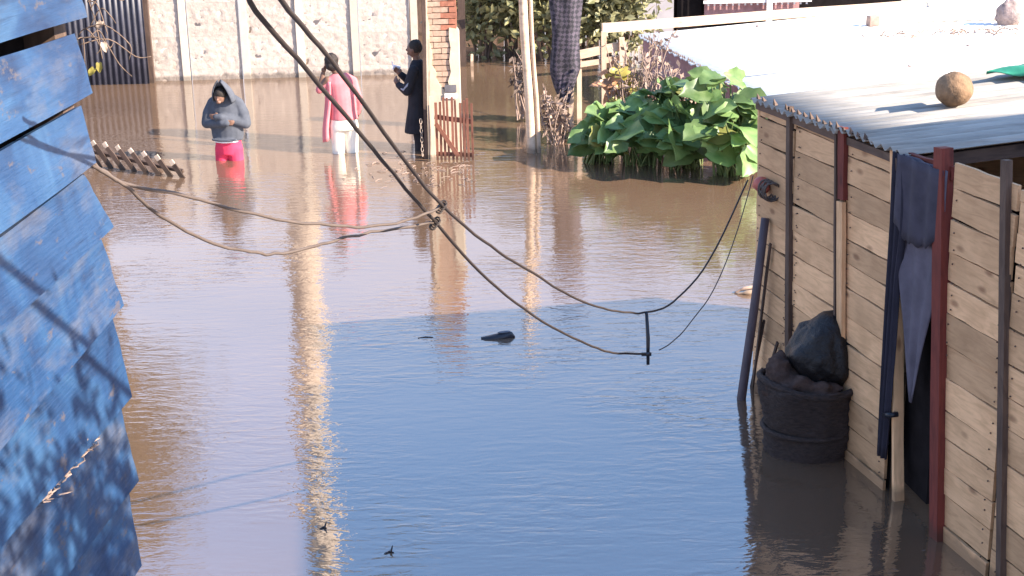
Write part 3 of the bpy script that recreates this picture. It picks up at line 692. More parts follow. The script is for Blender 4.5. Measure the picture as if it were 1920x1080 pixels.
def fn(u, v):
    x = -.24 + u * .8; w = min(1, u * 2.2) ** .8
    return V((x, (v - .5) * .4 * w, .01 + .10 * w * math.sin(v * math.pi) ** .7 * (0.5 + .5 * u) + .01 * math.sin(u * 20 + v * 7)))
mb.grid(fn, 20, 12); o = mb.build('tarp', 'green', None, True, Matrix.Translation(q + V((0.0, 0.0, .02)))); o.modifiers.new('t', 'SOLIDIFY').thickness = .006
tag(o, 'green plastic tarp folded on the far edge of the zinc roof behind the ball', 'tarp')
mb = MB()
for k in range(70):
    q = fr_(R.uniform(1640, 1915), 0); q = fr_(*( (lambda x: (x, 72 - (x - 1640) * .03 + R.uniform(-6, 5)))(R.uniform(1650, 1915))))
    d = V((R.uniform(-1, 1), R.uniform(-.5, .5), R.uniform(0, .25))).normalized() * R.uniform(.05, .22)
    mb.tube([q + rn2 * .03, q + rn2 * .04 + d * .5 + V((0, 0, R.uniform(0, .03))), q + rn2 * .03 + d], R.uniform(.005, .012), 5)
tag(mb.build('twig_litter', 'dry'), kind='stuff', label='dry twigs scattered over the white roof', cat='twigs')
# pale boards at the roof's far right
bd = thing('loose_boards', 'loose pale boards lying at the back of the white roof', 'boards', fr_(1790, 40))
for (x0, y0, x1, y1, w) in ((1716, 34, 1866, 28, .26), (1700, 44, 1876, 40, .1), (1740, 14, 1960, 2, .2)):
    beam('board', fr_(x0, y0) + V((0, 0, .06)), fr_(x1, y1) + V((0, 0, .07)), w, .04, (0, -.6, .8), 'gravelroof', bd)

# neighbour's porch behind the white roof
nh = thing('porch_house', 'grey and dark porch with white barred railing above the white roof', 'house', at_y(1350, 20, 30.4))
Yn = 30.4
def nb(name, x0, x1, z0, z1, mat, dy=0.0, t=.06):
    a = at_y(x0, 20, Yn).x; b = at_y(x1, 20, Yn).x; z0 = z0 - .58 if z0 > 0 else z0; z1 -= .58; mb = MB(); mb.box(((a + b) / 2, Yn + dy, (z0 + z1) / 2), (b - a, t, z1 - z0)); return mb.build(name, mat, nh)
nb('corner_post', 1184, 1197, -.4, 3.2, 'white', -.04, .12); nb('wall_panel', 1199, 1230, 0.6, 3.2, 'greywall'); nb('wall_panel', 1231, 1263, 0.6, 3.2, 'greywall', .01)
nb('door', 1272, 1318, .6, 3.0, 'dark', .25); nb('back_wall', 1264, 1700, .5, 3.1, 'dark', .5); nb('railing_panel', 1322, 1500, 1.0, 1.78, 'pinkboard', .12, .03)
for k in range(17):
    x = 1326 + k * 11.5
    if k == 10: nb('porch_post', 1436, 1447, .8, 3.0, 'white', -.04, .1)
    else: nb('bar', x, x + 3.2, 1.2, 2.3, 'white', -.02, .025)
nb('rail', 1318, 1520, 2.3, 2.37, 'white', -.02, .05); nb('rail', 1318, 1520, 1.25, 1.31, 'white', -.055, .03)
nb('roof', 1170, 1720, 3.2, 3.32, 'greywall', .6, 2.2)

# ================================================================== PLANTS
def leaf_mesh(name, L, mat, seed, broad=1.0, nu=6, nv=8, curl=.25):
    r = random.Random(seed); ph = r.uniform(0, 6); fold = r.uniform(.1, .35); wv = r.uniform(.03, .07); mb = MB()
    def fn(u, v):
        x = (u - .5) * 2
        w = broad * .5 * L * (math.sin(math.pi * min(1, v * .93 + .07) ** .72) ** .75) * (1 + .10 * math.sin(v * 17 + ph))
        y = v * L - (.12 * L * (abs(x) ** 1.5) * (1 - v) if v < .5 else 0)
        z = fold * abs(x) * w - curl * L * v ** 2 * .9 + wv * L * math.sin(v * 9 + ph + x * 2) * abs(x) ** 1.5
        return V((x * w, y, z))
    mb.grid(fn, nu, nv); return mb.mesh(name, mat, True)
LM = [leaf_mesh('leaf', .40, 'leaf', s, R.uniform(.75, 1.0)) for s in range(12)]
LM += [leaf_mesh('leaf', .36, 'leafyg', s, .85) for s in (31,)]
def aim(pos, fac, up, sc):
    """matrix: y = leaf direction, z = leaf normal"""
    y = V(up).normalized(); z = V(fac); z = (z - y * z.dot(y)).normalized(); x = y.cross(z)
    m = Matrix((x, y, z)).transposed().to_4x4() @ Matrix.Diagonal((sc, sc, sc, 1)); m.translation = pos; return m
def top_env(px):
    pts = [(1070, 235), (1100, 205), (1150, 185), (1210, 160), (1250, 140), (1300, 126), (1360, 124), (1400, 140), (1432, 185)]
    for (a, ya), (b, yb) in zip(pts, pts[1:]):
        if px <= b: return ya + (yb - ya) * max(0, (px - a)) / (b - a)
    return 190
for (xa, xb, lab, dep) in ((1078, 1160, 'leftmost clump of broad green leaves spreading over the water near the wrapped post', 18.6), (1160, 1245, 'second broad leaved clump from the left, trailing on the water', 18.4),
                           (1245, 1330, 'tall broad leaved green clump below the middle of the white roof', 18.2), (1330, 1425, 'rightmost broad leaved clump against the corner of the plank shed', 17.7)):
    base = at_y((xa + xb) / 2, 285, dep + .3); base.z = 0
    pl = thing('leafy_plant', lab, 'plant', base, 'broad leaved plants by the shed')
    st = MB(); 
    nl = 52 if xa < 1300 else 68
    for k in range(nl):
        px = R.uniform(xa + (34 if xa < 1100 else -8), xb + 8); ty = top_env(px); py = ty + 12 + (284 - ty - 26) * (R.random() ** .9)
        if px > 1405: px -= 14
        fr_f = (py - ty) / (290 - ty); py = py + (16 + R.uniform(-8, 10) if k % 3 == 0 and px > 1300 else 0); Y = dep + .75 * (1 - fr_f) + R.uniform(-.25, .25)
        pos = at_y(px, py, Y); pos.z = max(pos.z, .06)
        out = V((R.uniform(-1, 1), R.uniform(-1.1, .15), R.uniform(-.35, .35)))
        nrm = V((R.uniform(-.35, 1.0), R.uniform(-.8, -.05), R.uniform(.35, 1.0)))
        sc = R.uniform(.5, 1.2) * (1.05 if fr_f > .5 else .85)
        inst('leaf', R.choice(LM), pl, aim(pos, nrm, out, sc))
        q = V((base.x + R.uniform(-.25, .25), base.y + R.uniform(-.1, .2), -.2))
        st.tube(spline([q, q.lerp(pos, .55) + V((0, 0, .12)), pos], 3), [.012] * 6 + [.007], 5)
    tag(st.build('stem', 'stem', pl, True), kind='stuff')
# trailing leaf at shed foot
# small yellow and orange plants by rail fence
yl = [leaf_mesh('leaf', .2, 'leafy', s + 30, .6) for s in range(3)]; ol = [leaf_mesh('leaf', .22, 'leafo', s + 40, .4) for s in range(2)]
for nm, lab, px, py, ms, n in (('yellowed_plant', 'yellow leaved plant in front of the rail fence', 1172, 160, yl, 22), ('dead_plant', 'plant with dead orange leaves beside the yellow leaved one', 1146, 160, ol, 12)):
    base = at_y(px, 235, 20.3); base.z = 0; pl = thing(nm, lab, 'plant', base); st = MB()
    for k in range(n):
        pos = at_y(px + R.uniform(-17, 17) * (n / 22), py + R.uniform(-40, 45), 20.3 + R.uniform(-.15, .15))
        inst('leaf', R.choice(ms), pl, aim(pos, V((R.uniform(-.5, .5), -.7, .6)), V((R.uniform(-1, 1), R.uniform(-.6, 0), R.uniform(-.6, .7))), R.uniform(.7, 1.2)))
        st.tube([V((base.x + R.uniform(-.05, .05), base.y, -.2)), pos.lerp(base, .4) + V((0, 0, .1)), pos], .007, 5)
    tag(st.build('stem', 'dry', pl), kind='stuff')

def foliage(mb, c, rad, n, size, seed, up=.3):
    r = random.Random(seed); clumps = []
    for k in range(max(4, n // 45)):
        d = V((r.gauss(0, 1), r.gauss(0, 1), r.gauss(0, 1))).normalized() * r.uniform(.35, 1.0); clumps.append(V((c.x + d.x * rad[0], c.y + d.y * rad[1], c.z + d.z * rad[2])))
    for k in range(n):
        q = r.choice(clumps); s = size * r.uniform(.6, 1.4); m = min(rad) * .42
        p = q + V((r.gauss(0, m), r.gauss(0, m), r.gauss(0, m)))
        d = V((r.uniform(-1, 1), r.uniform(-1, 1), r.uniform(-.7, .7))).normalized(); n_ = V((r.uniform(-1, 1), r.uniform(-1, 1), r.uniform(-.2, 1))).normalized(); x = d.cross(n_)
        if x.length < .1: continue
        x.normalize(); z = x.cross(d)
        mb.add([p, p + d * s * .5 + x * s * .28 + z * s * .08, p + d * s, p + d * s * .5 - x * s * .28 + z * s * .08], [(0, 1, 2, 3)])
def bush(name, lab, cat, base, h, w, mat, n, size, seed, group=None, stemmat='barkdark', lift=.35):
    t = thing(name, lab, cat, base, group); r = random.Random(seed); st = MB()
    for k in range(6):
        e = base + V((r.uniform(-w, w) * .7, r.uniform(-.4, .4), h * r.uniform(.6, .95))); st.tube(spline([base + V((r.uniform(-.1, .1), 0, -.4)), base.lerp(e, .5) + V((r.uniform(-.15, .15), 0, 0)), e], 3), [.03, .028, .025, .022, .018, .014, .01], 5)
    st.build('stem', stemmat, t, True)
    mb = MB(); foliage(mb, base + V((0, 0, h * (lift + .2))), (w, .6, h * .48), n, size, seed); tag(mb.build('foliage', mat, t), kind='stuff'); return t
Yb = 28.2
for i, (px, h, w, lab, mat) in enumerate(((905, 2.3, .75, 'pale green shrub just right of the brick pillar', 'shrub'), (960, 2.4, .7, 'olive shrub seen left of the pale poles', 'shrub2'), (1030, 2.2, .6, 'dark olive shrub behind the pale poles', 'shrub2'), (1100, 2.3, .7, 'grey green shrub behind the diamond patterned cloth', 'shrub'), (1165, 2.2, .5, 'sparse pale shrub left of the white corner post', 'shrub'))):
    b = at_y(px, 128, Yb - (.5 if px > 1020 else 0)); b.z = 0
    bush('shrub', lab, 'shrub', b, h, w, mat, 1500, .17, i + 50, 'shrubs at the back of the flood')
# dry shrubs above leafy plants
def dry_bush(name, lab, base, h, w, n, mat, seed, group=None):
    t = thing(name, lab, 'shrub', base, group); r = random.Random(seed); mb = MB(); lf = MB()
    for k in range(n):
        e = base + V((r.gauss(0, w), r.gauss(0, .25), h * r.uniform(.55, 1.05))); q = base + V((r.gauss(0, w * .6), r.gauss(0, .15), -.2)); m = q.lerp(e, .6) + V((r.gauss(0, .07), r.gauss(0, .07), .05))
        mb.tube(spline([q, m, e], 3), [.012, .011, .01, .009, .008, .006, .004], 5)
        for j in range(9):
            p = m.lerp(e, r.uniform(-.5, 1.05)); d = V((r.uniform(-1, 1), r.uniform(-1, .3), r.uniform(-.8, .6))).normalized() * r.uniform(.06, .14); x = V((d.z, d.x, -d.y)).normalized() * .03
            lf.add([p, p + d * .5 + x, p + d, p + d * .5 - x], [(0, 1, 2, 3)])
    tag(mb.build('stem', 'dry', t), kind='stuff'); tag(lf.build('foliage', mat, t), kind='stuff')
b = at_y(1200, 200, 20.2); b.z = 0; dry_bush('dry_shrub', 'dry brown weeds behind the yellow plant beside the white roof edge', b, 1.45, .22, 44, 'dry', 5, 'dry weeds')
b = at_y(1262, 200, 19.3); b.z = 0; dry_bush('dry_shrub', 'dry brown weeds rising above the middle leafy clump', b, 1.2, .25, 44, 'dry', 6, 'dry weeds')
b = at_y(975, 195, 21.8); b.z = 0; dry_bush('dead_bush', 'small dark dead bush at the left foot of the pale poles', b + V((.05, 0, .25)), .75, .1, 22, 'drygrey', 8)
b = on_z(1040, 275); dry_bush('dead_grass', 'brown dead grass clump at the foot of the pale poles', b + V((0.05, .3, 0)), .75, .12, 26, 'dry', 9)
# brown board fence behind the shrubs
bf = thing('board_fence', 'brown board fence behind the shrubs at the back', 'fence', V((0, 31.5, 0)))
bm_ = [plank_mesh('board', 2.6, .27, .03, 'batten', 4, .006, s) for s in range(4)]
for k in range(15):
    x = -1.9 + k * .285; inst('board', R.choice(bm_), bf, frame(V((x, 31.5 + R.uniform(-.01, .01), -.4)), V((x + R.uniform(-.02, .02), 31.5, 2.2)), (0, -1, 0)))
a = at_y(868, 125, 27.2); p = thing('dark_post', 'dark upright post right of the brick pillar before the shrubs', 'post', V((a.x, a.y, 0)))
beam('post', V((a.x, a.y, -.4)), V((a.x, a.y, 1.75)), .13, .1, (0, -1, 0), 'darkwood', p)
beam('stake', V((a.x + .16, a.y, -.4)), V((a.x + .17, a.y, .22)), .05, .04, (0, -1, 0), 'pale', p)

# trees standing beyond, above the frame, mirrored in the water
def tree(name, lab, base, h, r0, crown, mat, n, size, seed, bark, lean=.3, group=None):
    t = thing(name, lab, 'tree', base, group); r = random.Random(seed); mb = MB()
    top = base + V((lean, 0, h)); mb.tube(spline([base + V((0, 0, -.4)), base.lerp(top, .4) + V((-.1, 0, 0)), base.lerp(top, .75) + V((.08, 0, 0)), top], 4), [r0 * (1.15 - .65 * i / 12) for i in range(13)], 12)
    fl = MB()
    for k in range(7):
        q = base.lerp(top, r.uniform(.62, 1)); a = r.uniform(0, 6.28); e = q + V((math.cos(a), math.sin(a), .7)) * crown * r.uniform(.5, 1); mb.tube(spline([q, q.lerp(e, .5) + V((0, 0, .1)), e], 3), [r0 * .35] * 3 + [r0 * .25] * 2 + [r0 * .12] * 2, 6)
        foliage(fl, e, (crown * .5,) * 3, n // 7, size, seed * 9 + k)
    mb.build('trunk', bark, t, True); tag(fl.build('crown', mat, t), kind='stuff')
b = at_y(562, 120, 28.0); b.z = 0; tree('tall_tree', 'tall bare trunked tree behind the cream wall, mirrored as a bright streak in the water', b, 17.5, .30, 2.0, 'gold', 1400, .3, 3, 'bark', lean=-.25)
b = V((-8.7, 29.5, 0)); tree('tree', 'tall bushy tree rising behind the dark metal gate', b, 9.5, .2, 1.8, 'gold', 3600, .26, 41, 'barkdark', lean=.8, group='trees behind the yards')
for i, (x, y, h, cr, lab) in enumerate(((3.6, 36.0, 4.2, 1.7, 'golden olive tree behind the porch house'), (7.6, 38, 5.6, 2.2, 'larger golden olive tree at the far right'), (.3, 34.5, 3.4, 1.3, 'low golden tree behind the board fence'))):
    tree('tree', lab, V((x, y, 0)), h, .16, cr, 'gold', 2600, .24, 20 + i, 'barkdark', group='trees behind the yards')

# ================================================================== BLUE SHACK (left)
E0 = at_y(196, 430, 4.0); bn = V((1, -.04, 0)).normalized(); bdv = V((.04, 1, 0)).normalized()
bs = thing('blue_shack', 'weathered blue clapboard shack wall close on the left', 'shack', V((E0.x - .5, 3.0, 0)))
laps = [((0, -120), (138, -95)), ((0, 78), (148, 36)), ((0, 265), (160, 178)), ((0, 432), (165, 308)), ((0, 612), (197, 430)), ((0, 830), (217, 577)), ((0, 1015), (233, 748)), ((0, 1230), (247, 902)), ((0, 1440), (252, 1062)), ((0, 1650), (260, 1215))]
def wpt(px, py): return on_pl(px, py, E0 + bn * .04, bn) - bn * .04
lines = []
for (l, r_) in laps:
    a, b = wpt(*l), wpt(*r_); d = (a - b); d *= (2.6 / d.length); lines.append((b + d, b))
def blue_board(ul, ur, ll, lr, seed, endj):
    """lapped board: lower edge stands proud; from upper line to lower line"""
    mb = MB(); n = 14; rws = 6; vs = []; T = .018; r = random.Random(seed)
    def pt(u, v, back):
        up, lo = ul.lerp(ur, u), ll.lerp(lr, u); p = up.lerp(lo, v)
        off = .010 + .032 * v + .006 * noise.noise(V((u * 5, v * 1.5, seed))) + .002 * noise.noise(V((u * 15, v * 4, seed + 5)))
        p = p + bn * (off - (T if back else 0))
        p = p + V((0, 0, .003 * noise.noise(V((u * 8, seed * 2.2, v * .5)))))
        if u > .999: p = p + bdv * (endj * (v - .3) + .007 * noise.noise(V((v * 4, seed * 3.3, 0))))
        return p
    mb.grid(lambda u, v: pt(u, v, False), n, rws)
    o = mb.build('board', 'blue', bs, True); sd_ = o.modifiers.new('t', 'SOLIDIFY'); sd_.thickness = T; sd_.offset = -1
    bv = o.modifiers.new('e', 'EDGE_SPLIT'); bv.split_angle = math.radians(38)
    return o
for i in range(1, len(lines)):
    (ul, ur), (ll, lr) = lines[i - 1], lines[i]
    up_shift = V((0, 0, {2: -.040, 3: -.032, 4: -.028, 5: -.025, 6: -.022, 7: -.020}.get(i, -.008)))
    blue_board(ul + up_shift, ur + up_shift, ll, lr, i, R.uniform(.0, .02))
ztop = lines[0][1].z
for k in range(8):   # higher courses out of view
    a, b = lines[0]; dz = V((0, 0, .2)); (ul, ur) = (a + dz * (k + 1), b + dz * (k + 1)); blue_board(ul, ur, a + dz * k, b + dz * k, 40 + k, .01)
zl = lines[-1][1].z
k = 0
while zl - .21 * k > -.2:  # lower courses down into the water
    a, b = lines[-1]; dz = V((0, 0, -.21)); blue_board(a + dz * k, b + dz * k, a + dz * (k + 1), b + dz * (k + 1), 60 + k, .01); k += 1
ec = V((lines[5][1].x, lines[5][1].y - .03, 0)); far_e = ec
wallbox('backing', ec - bdv * 2.6 - bn * .10, ec - bn * .10, -.4, ztop + 1.5, 'dark', bs)
wallbox('end_wall', ec - bn * .13, ec - bn * 2.6, -.4, ztop + 1.5, 'batten', bs)
wallbox('back_wall', ec - bn * 2.6, ec - bn * 2.6 - bdv * 2.6, -.4, ztop + 1.5, 'batten', bs)
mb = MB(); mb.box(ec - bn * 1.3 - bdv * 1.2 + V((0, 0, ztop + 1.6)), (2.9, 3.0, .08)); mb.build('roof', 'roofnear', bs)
beam('stud', V((ec.x, ec.y, -.4)) - bn * .055 - bdv * .05, V((ec.x, ec.y, ztop + 1.5)) - bn * .055 - bdv * .05, .09, .10, bn, 'batten', bs)
# torn splintered fibres
mb = MB()
for k in range(40):
    t = R.random(); q = wpt(68 + 100 * t + R.gauss(0, 5), 945 - 118 * t + R.gauss(0, 5)) + bn * .05; d = (wpt(168, 828) - wpt(68, 945)).normalized()
    d = (d + V((R.gauss(0, .1), R.gauss(0, .35), R.gauss(0, .3)))).normalized() * R.uniform(.02, .07); mb.tube([q, q + d * .5 + bn * R.uniform(.002, .012), q + d], [.0022, .002, .0008], 5)
tag(mb.build('torn_fibre', 'dry', bs), kind='stuff')
q = wpt(240, 846); mb = MB(); mb.add([q + bn * .01, q + bdv * .035 + bn * .02 + V((0, 0, .015)), q + bdv * .045 + bn * .02 + V((0, 0, -.02)), q + V((0, 0, -.03)) + bn * .01, q + bn * .0 + V((0, 0, .03))], [(0, 1, 2, 3), (0, 4, 1)])
o = mb.build('paint_flake', 'white', bs); o.modifiers.new('t', 'SOLIDIFY').thickness = .003
# dry vine on the shack's end
vn = thing('dry_vine', 'dry brown vine twigs dangling at the far edge of the blue shack', 'vine', V((ec.x, ec.y + .1, 3.4)))
for k in range(13):
    q = at_y(R.uniform(145, 170), R.uniform(-30, 90), 4.25 + R.uniform(0, .3)); d = V((R.uniform(.05, .3), R.uniform(-.05, .1), R.uniform(-.25, .16))) * R.uniform(.4, .9)
    mb = MB(); mb.tube(spline([q, q + d * .4 + V((0, 0, .03)), q + d * .8 + V((R.uniform(-.02, .02), 0, -.01)), q + d + V((R.uniform(-.03, .0), 0, R.uniform(-.06, .02)))], 4), [.0018] * 10 + [.001] * 3, 5); mb.build('twig', 'barkdark', vn, True)
for (px, py) in ((193, 80), (185, 118), (176, 128), (190, 40)):
    q = at_y(px, py, 4.3); inst('leaf', leaf_mesh('leaf', .03, 'leafy' if py > 100 else 'palewet', int(px), .6), vn, aim(q, V((.3, -.8, .3)), V((R.uniform(-1, 1), 0, -.6)), 1))

b = V((3.0, 1.5, 0)); t = thing('added_shade_tree', 'added unseen leafy tree beside the camera throwing dappled shade on the blue shack', 'tree', b); mb = MB()  # unseen tree, added only to shade the lower blue boards
mb.tube(spline([b + V((0, 0, -.4)), b + V((-.1, .1, 2)), V((2.6, 1.8, 3.6)), V((2.2, 2.0, 4.4))], 4), [.09] * 6 + [.06] * 5 + [.03] * 2, 8); mb.build('trunk', 'barkdark', t, True)
mb = MB(); foliage(mb, V((2.15, 1.9, 3.98)), (.6, .85, .5), 6000, .08, 77); tag(mb.build('crown', 'shrub2', t), kind='stuff')
# ================================================================== CABLES
def cable(name, pts, rad, mat, lab, group=None):
    w = [at_y(x, y, d) for x, y, d in pts]; mb = MB(); sp_ = spline(w, 6)
    mb.tube([p + V((0, 0, .007 * noise.noise(V((i * .45, rad * 900 + len(pts), 0))))) for i, p in enumerate(sp_)], rad, 7)
    return tag(mb.build(name, mat, None, True), lab, 'cable', group)
cable('cable', [(455, -60, 3.1), (480, 20, 3.3), (600, 160, 3.9), (700, 280, 4.6), (770, 365, 5.2), (815, 415, 5.6), (900, 510, 6.3), (1000, 592, 7.1), (1100, 645, 7.8), (1150, 661, 8.2), (1210, 664, 8.6)], .0066, 'cable', 'lower of the two long brown cables sagging across the flood, ending at the hanging rod')
cable('cable', [(500, -60, 3.1), (530, 5, 3.3), (620, 112, 3.9), (760, 302, 4.8), (830, 386, 5.5), (920, 462, 6.3), (1000, 512, 7.0), (1070, 555, 7.7), (1130, 578, 8.3), (1180, 586, 8.6), (1215, 585, 8.8), (1262, 566, 9.2), (1330, 488, 9.8), (1402, 338, 10.5)], .0066, 'cable', 'upper long brown cable sagging from the top left to the plank shed corner')
cable('cable', [(168, 300, 4.12), (188, 316, 4.15), (240, 346, 4.2), (350, 368, 4.4), (500, 407, 4.75), (600, 421, 4.95), (700, 424, 5.2), (780, 408, 5.4), (829, 386, 5.5)], .0055, 'rope', 'shallower of the two thin branch cables tied from the blue shack')
cable('cable', [(168, 306, 4.12), (190, 320, 4.15), (240, 352, 4.2), (300, 404, 4.35), (400, 456, 4.6), (480, 474, 4.8), (530, 475, 4.9), (580, 464, 5.0), (650, 445, 5.2), (720, 432, 5.4), (815, 418, 5.6)], .0055, 'rope', 'deeper sagging thin branch cable tied from the blue shack')
cable('cable', [(1236, 656, 8.7), (1262, 640, 8.9), (1300, 598, 9.3), (1340, 540, 9.7), (1380, 440, 10.1), (1412, 330, 10.5)], .004, 'rope', 'thin pale cord rising from the hanging rod to the shed corner')
for (px, py, d, lab) in ((829, 386, 5.5, 'small lashed knot where the shallower branch joins the upper cable'), (817, 417, 5.6, 'small lashed knot where the deeper branch joins the lower cable')):
    q = at_y(px, py, d); mb = MB()
    for k in range(4): mb.tube([q + V((.012 * math.cos(a) + .006 * (k - 2), .012 * math.sin(a), .008 * (k - 2) + .01 * math.sin(a))) for a in [i * math.pi / 4 for i in range(9)]], .004, 5)
    tag(mb.build('knot', 'cable', None, True), lab, 'knot')
a, b = at_y(1212, 584, 8.75), at_y(1215, 684, 8.65)
rd = thing('hanging_rod', 'short dark rod hanging upright between the two sagging cables', 'rod', b)
mb = MB(); mb.tube([a, a.lerp(b, .5) + V((.005, 0, 0)), b], [.010, .012, .010], 8); mb.build('rod', 'rubber', rd, True)
mb = MB(); q = at_y(1212, 664, 8.63); mb.tube([q - V((.03, 0, 0)), q + V((.03, 0, .0))], .012, 7); mb.build('clamp', 'rubber', rd, True)
# overhead cable out of the frame whose shade crosses the blue boards
p0, p1 = wpt(0, 490) + SUNV * 2.4, wpt(230, 745) + SUNV * 3.0
dd = (p1 - p0)
mb = MB(); mb.tube([p0 - dd * .9, p0, p1, p1 + dd * .3], .016, 7); tag(mb.build('cable', 'cable', None, True), 'overhead cable crossing above the camera between the shacks', 'cable')

# ================================================================== FLOATING BITS
q = on_z(935, 633); sh = thing('shoe', 'dark shoe floating on the shaded water', 'shoe', q)
mb = MB()
def fn(u, v):
    x = -.15 + .29 * u; a = v * 2 * math.pi; w = .045 * (math.sin(math.pi * (u * .86 + .1)) ** .6) + .004; h = (.018 + .045 * u ** 1.3) * (1 - u ** 7) ** .5
    return V((x, w * math.cos(a), -.005 + .012 * u + (h * math.sin(a) if math.sin(a) > 0 else .03 * math.sin(a)) ))
mb.grid(fn, 12, 12); mb.build('upper', 'rubber', sh, True, Matrix.Translation(q) @ Euler((0, 0, .12)).to_matrix().to_4x4())
mb = MB(); mb.sphere((.05, 0, .046), (.06, .026, .008), 12, 6); mb.build('opening', 'sole', sh, True, Matrix.Translation(q) @ Euler((0, -.05, .12)).to_matrix().to_4x4())
q = on_z(1398, 549); dw = thing('driftwood', 'pale broken driftwood floating beside the plank shed corner', 'driftwood', q); mb = MB()
mb.tube(spline([q + V((-.1, 0, .0)), q + V((-.02, 0, .04)), q + V((.12, .02, .05))], 4), [.012] * 4 + [.02] * 5, 7); mb.build('stick', 'dry', dw, True)
mb = MB(); mb.tube(spline([q + V((-.09, -.03, .0)), q + V((.0, -.05, .015)), q + V((.14, -.03, .02))], 4), [.012] * 4 + [.026] * 5, 7); mb.build('stick', 'pale', dw, True)
for (px, py, s, lab) in ((730, 1037, .055, 'small dark leaf scrap floating at the bottom near the bright reflection'), (798, 633, .13, 'thin dark twig floating left of the shoe'), (606, 991, .04, 'tiny dark scrap floating on the bright trunk reflection')):
    q = on_z(px, py); mb = MB()
    mb.tube([q + V((-s / 2, -.01, .001)), q + V((0, 0.012, .003)), q + V((s / 2, .0, .002))], [.006, .008, .004] if s < .1 else [.004, .005, .003], 6)
    if s < .1: mb.tube([q + V((0.01, 0.0, .008)), q + V((.02, .02, .04))], [.008, .003], 5)
    tag(mb.build('floating_scrap', 'rubber'), lab, 'debris', 'floating scraps')
mb = MB()
for k in range(120):
    px = R.gauss(800, 60); py = 322 + R.gauss(0, 15)
    if px > 900: continue
    q = on_z(px, py); a = R.gauss(0, .7); L = R.uniform(.03, .13); d = V((math.cos(a), math.sin(a), R.uniform(-.05, .25))) * L; q.z = .003
    mb.tube([q, q + d * .5 + V((0, 0, .01)), q + d], R.uniform(.003, .006), 5)
tag(mb.build('floating_straw', 'dry'), label='dry straw and twigs floating below the picket gate', cat='straw', kind='stuff')

# ================================================================== PEOPLE
def cap(mb, chain, n=12, sq=None):
    """tapered limb: list of (point, radius) with round joints"""
    for (p, r), (q, s) in zip(chain, chain[1:]): mb.tube([p, q], [r, s], n)
    for p, r in chain: mb.sphere(p, r, n, 8)
def hand(mb, w, d, side, up, curl=.5, s=1.0):
    """palm plus five bent fingers; d = finger direction, side = thumb side, up = back of the hand"""
    w, d, side, up = V(w), V(d).normalized(), V(side).normalized(), V(up).normalized()
    mb.sphere(w + d * .045 * s, (.036 * s, .036 * s, .036 * s), 10, 7)
    for k, (o, L) in enumerate(((.03, .075), (.010, .085), (-.010, .08), (-.03, .062))):
        a = w + d * .07 * s + side * o * s; b = a + (d - up * curl * .6).normalized() * L * .5 * s; c = b + (d * .7 - up * curl * 1.3).normalized() * L * .5 * s
        mb.tube([a, b, c], [.010 * s, .009 * s, .007 * s], 6); mb.sphere(c, .007 * s, 6, 4)
    a = w + d * .02 * s + side * .025 * s; b = a + (side * .8 + d * .6).normalized() * .035 * s; c = b + (d - up * .3).normalized() * .03 * s
    mb.tube([a, b, c], [.012 * s, .010 * s, .008 * s], 6)
def ell_loft(mb, rings, n=18):
    """closed loft of ellipses: (centre, rx, ry)"""
    vs = []; L = len(rings)
    for (c, rx, ry) in rings:
        for j in range(n):
            a = 2 * math.pi * j / n; vs.append(V(c) + V((rx * math.cos(a), ry * math.sin(a), 0)))
    fs = [(i * n + j, i * n + (j + 1) % n, (i + 1) * n + (j + 1) % n, (i + 1) * n + j) for i in range(L - 1) for j in range(n)] + [tuple(range(n))[::-1], tuple((L - 1) * n + j for j in range(n))]
    mb.add(vs, fs)

# --- person in hooded jacket: facing the camera, head bowed, arms folded
q = on_z(431, 299); T1 = Matrix.Translation(q) @ Euler((0, 0, -.15)).to_matrix().to_4x4()
pr = thing('person', 'person in slate blue hooded jacket and red shorts wading with head bowed and arms folded', 'person', q)
mb = MB()
ell_loft(mb, [((0, .0, .16), .155, .11), ((0, .0, .3), .15, .105), ((0, -.01, .5), .15, .105), ((0, -.01, .7), .17, .10), ((0, -.01, .80), .15, .085), ((0, -.03, .86), .06, .06)])
cap(mb, [(V((0, -.02, .82)), .055), (V((.01, -.10, .90)), .05)]); mb.sphere((-.01, -.17, .885), (.072, .09, .095), 14, 10); mb.sphere((-.016, -.262, .845), (.014, .018, .018), 8, 6); mb.sphere((-.012, -.235, .81), (.035, .025, .02), 8, 6)
for sx in (-1, 1):
    sh_, el, wr = V((sx * .18, 0, .77)), V((sx * .235, -.03, .50)), V((-sx * .02, -.20, .57 + .04 * sx))
    cap(mb, [(sh_, .058), (el, .044), (wr, .030)]); hand(mb, wr, (-sx, -.1, .05), (0, 0, 1), (0, -1, 0), .3)
    cap(mb, [(V((sx * .085, 0, .18)), .09), (V((sx * .095, -.015, -.12)), .065), (V((sx * .095, .02, -.50)), .043)]); cap(mb, [(V((sx * .095, .02, -.55)), .04), (V((sx * .10, -.12, -.56)), .035)])
remesh(mb, 'body', 'skin', pr, .009, 2, T1)
mb = MB()
ell_loft(mb, [((0, .0, .27), .20, .145), ((0, .0, .33), .215, .15), ((0, -.01, .5), .225, .145), ((0, -.01, .66), .235, .14), ((0, -.01, .76), .205, .125), ((0, -.02, .84), .13, .11), ((0, -.03, .90), .08, .09)])
for sx in (-1, 1):
    sh_, el, wr = V((sx * .19, 0, .78)), V((sx * .25, -.03, .50)), V((-sx * .00, -.20, .57 + .04 * sx))
    sh_ = V((sx * .165, 0, .755)); cap(mb, [(V((sx * .07, -.01, .85)), .06), (sh_, .085), (sh_.lerp(el, .5) + V((sx * .025, 0, 0)), .084), (el + V((sx * .015, 0, 0)), .076), (wr.lerp(el, .35), .060), (wr, .052), (wr + V((-sx * .07, -.005, .0)), .044)])
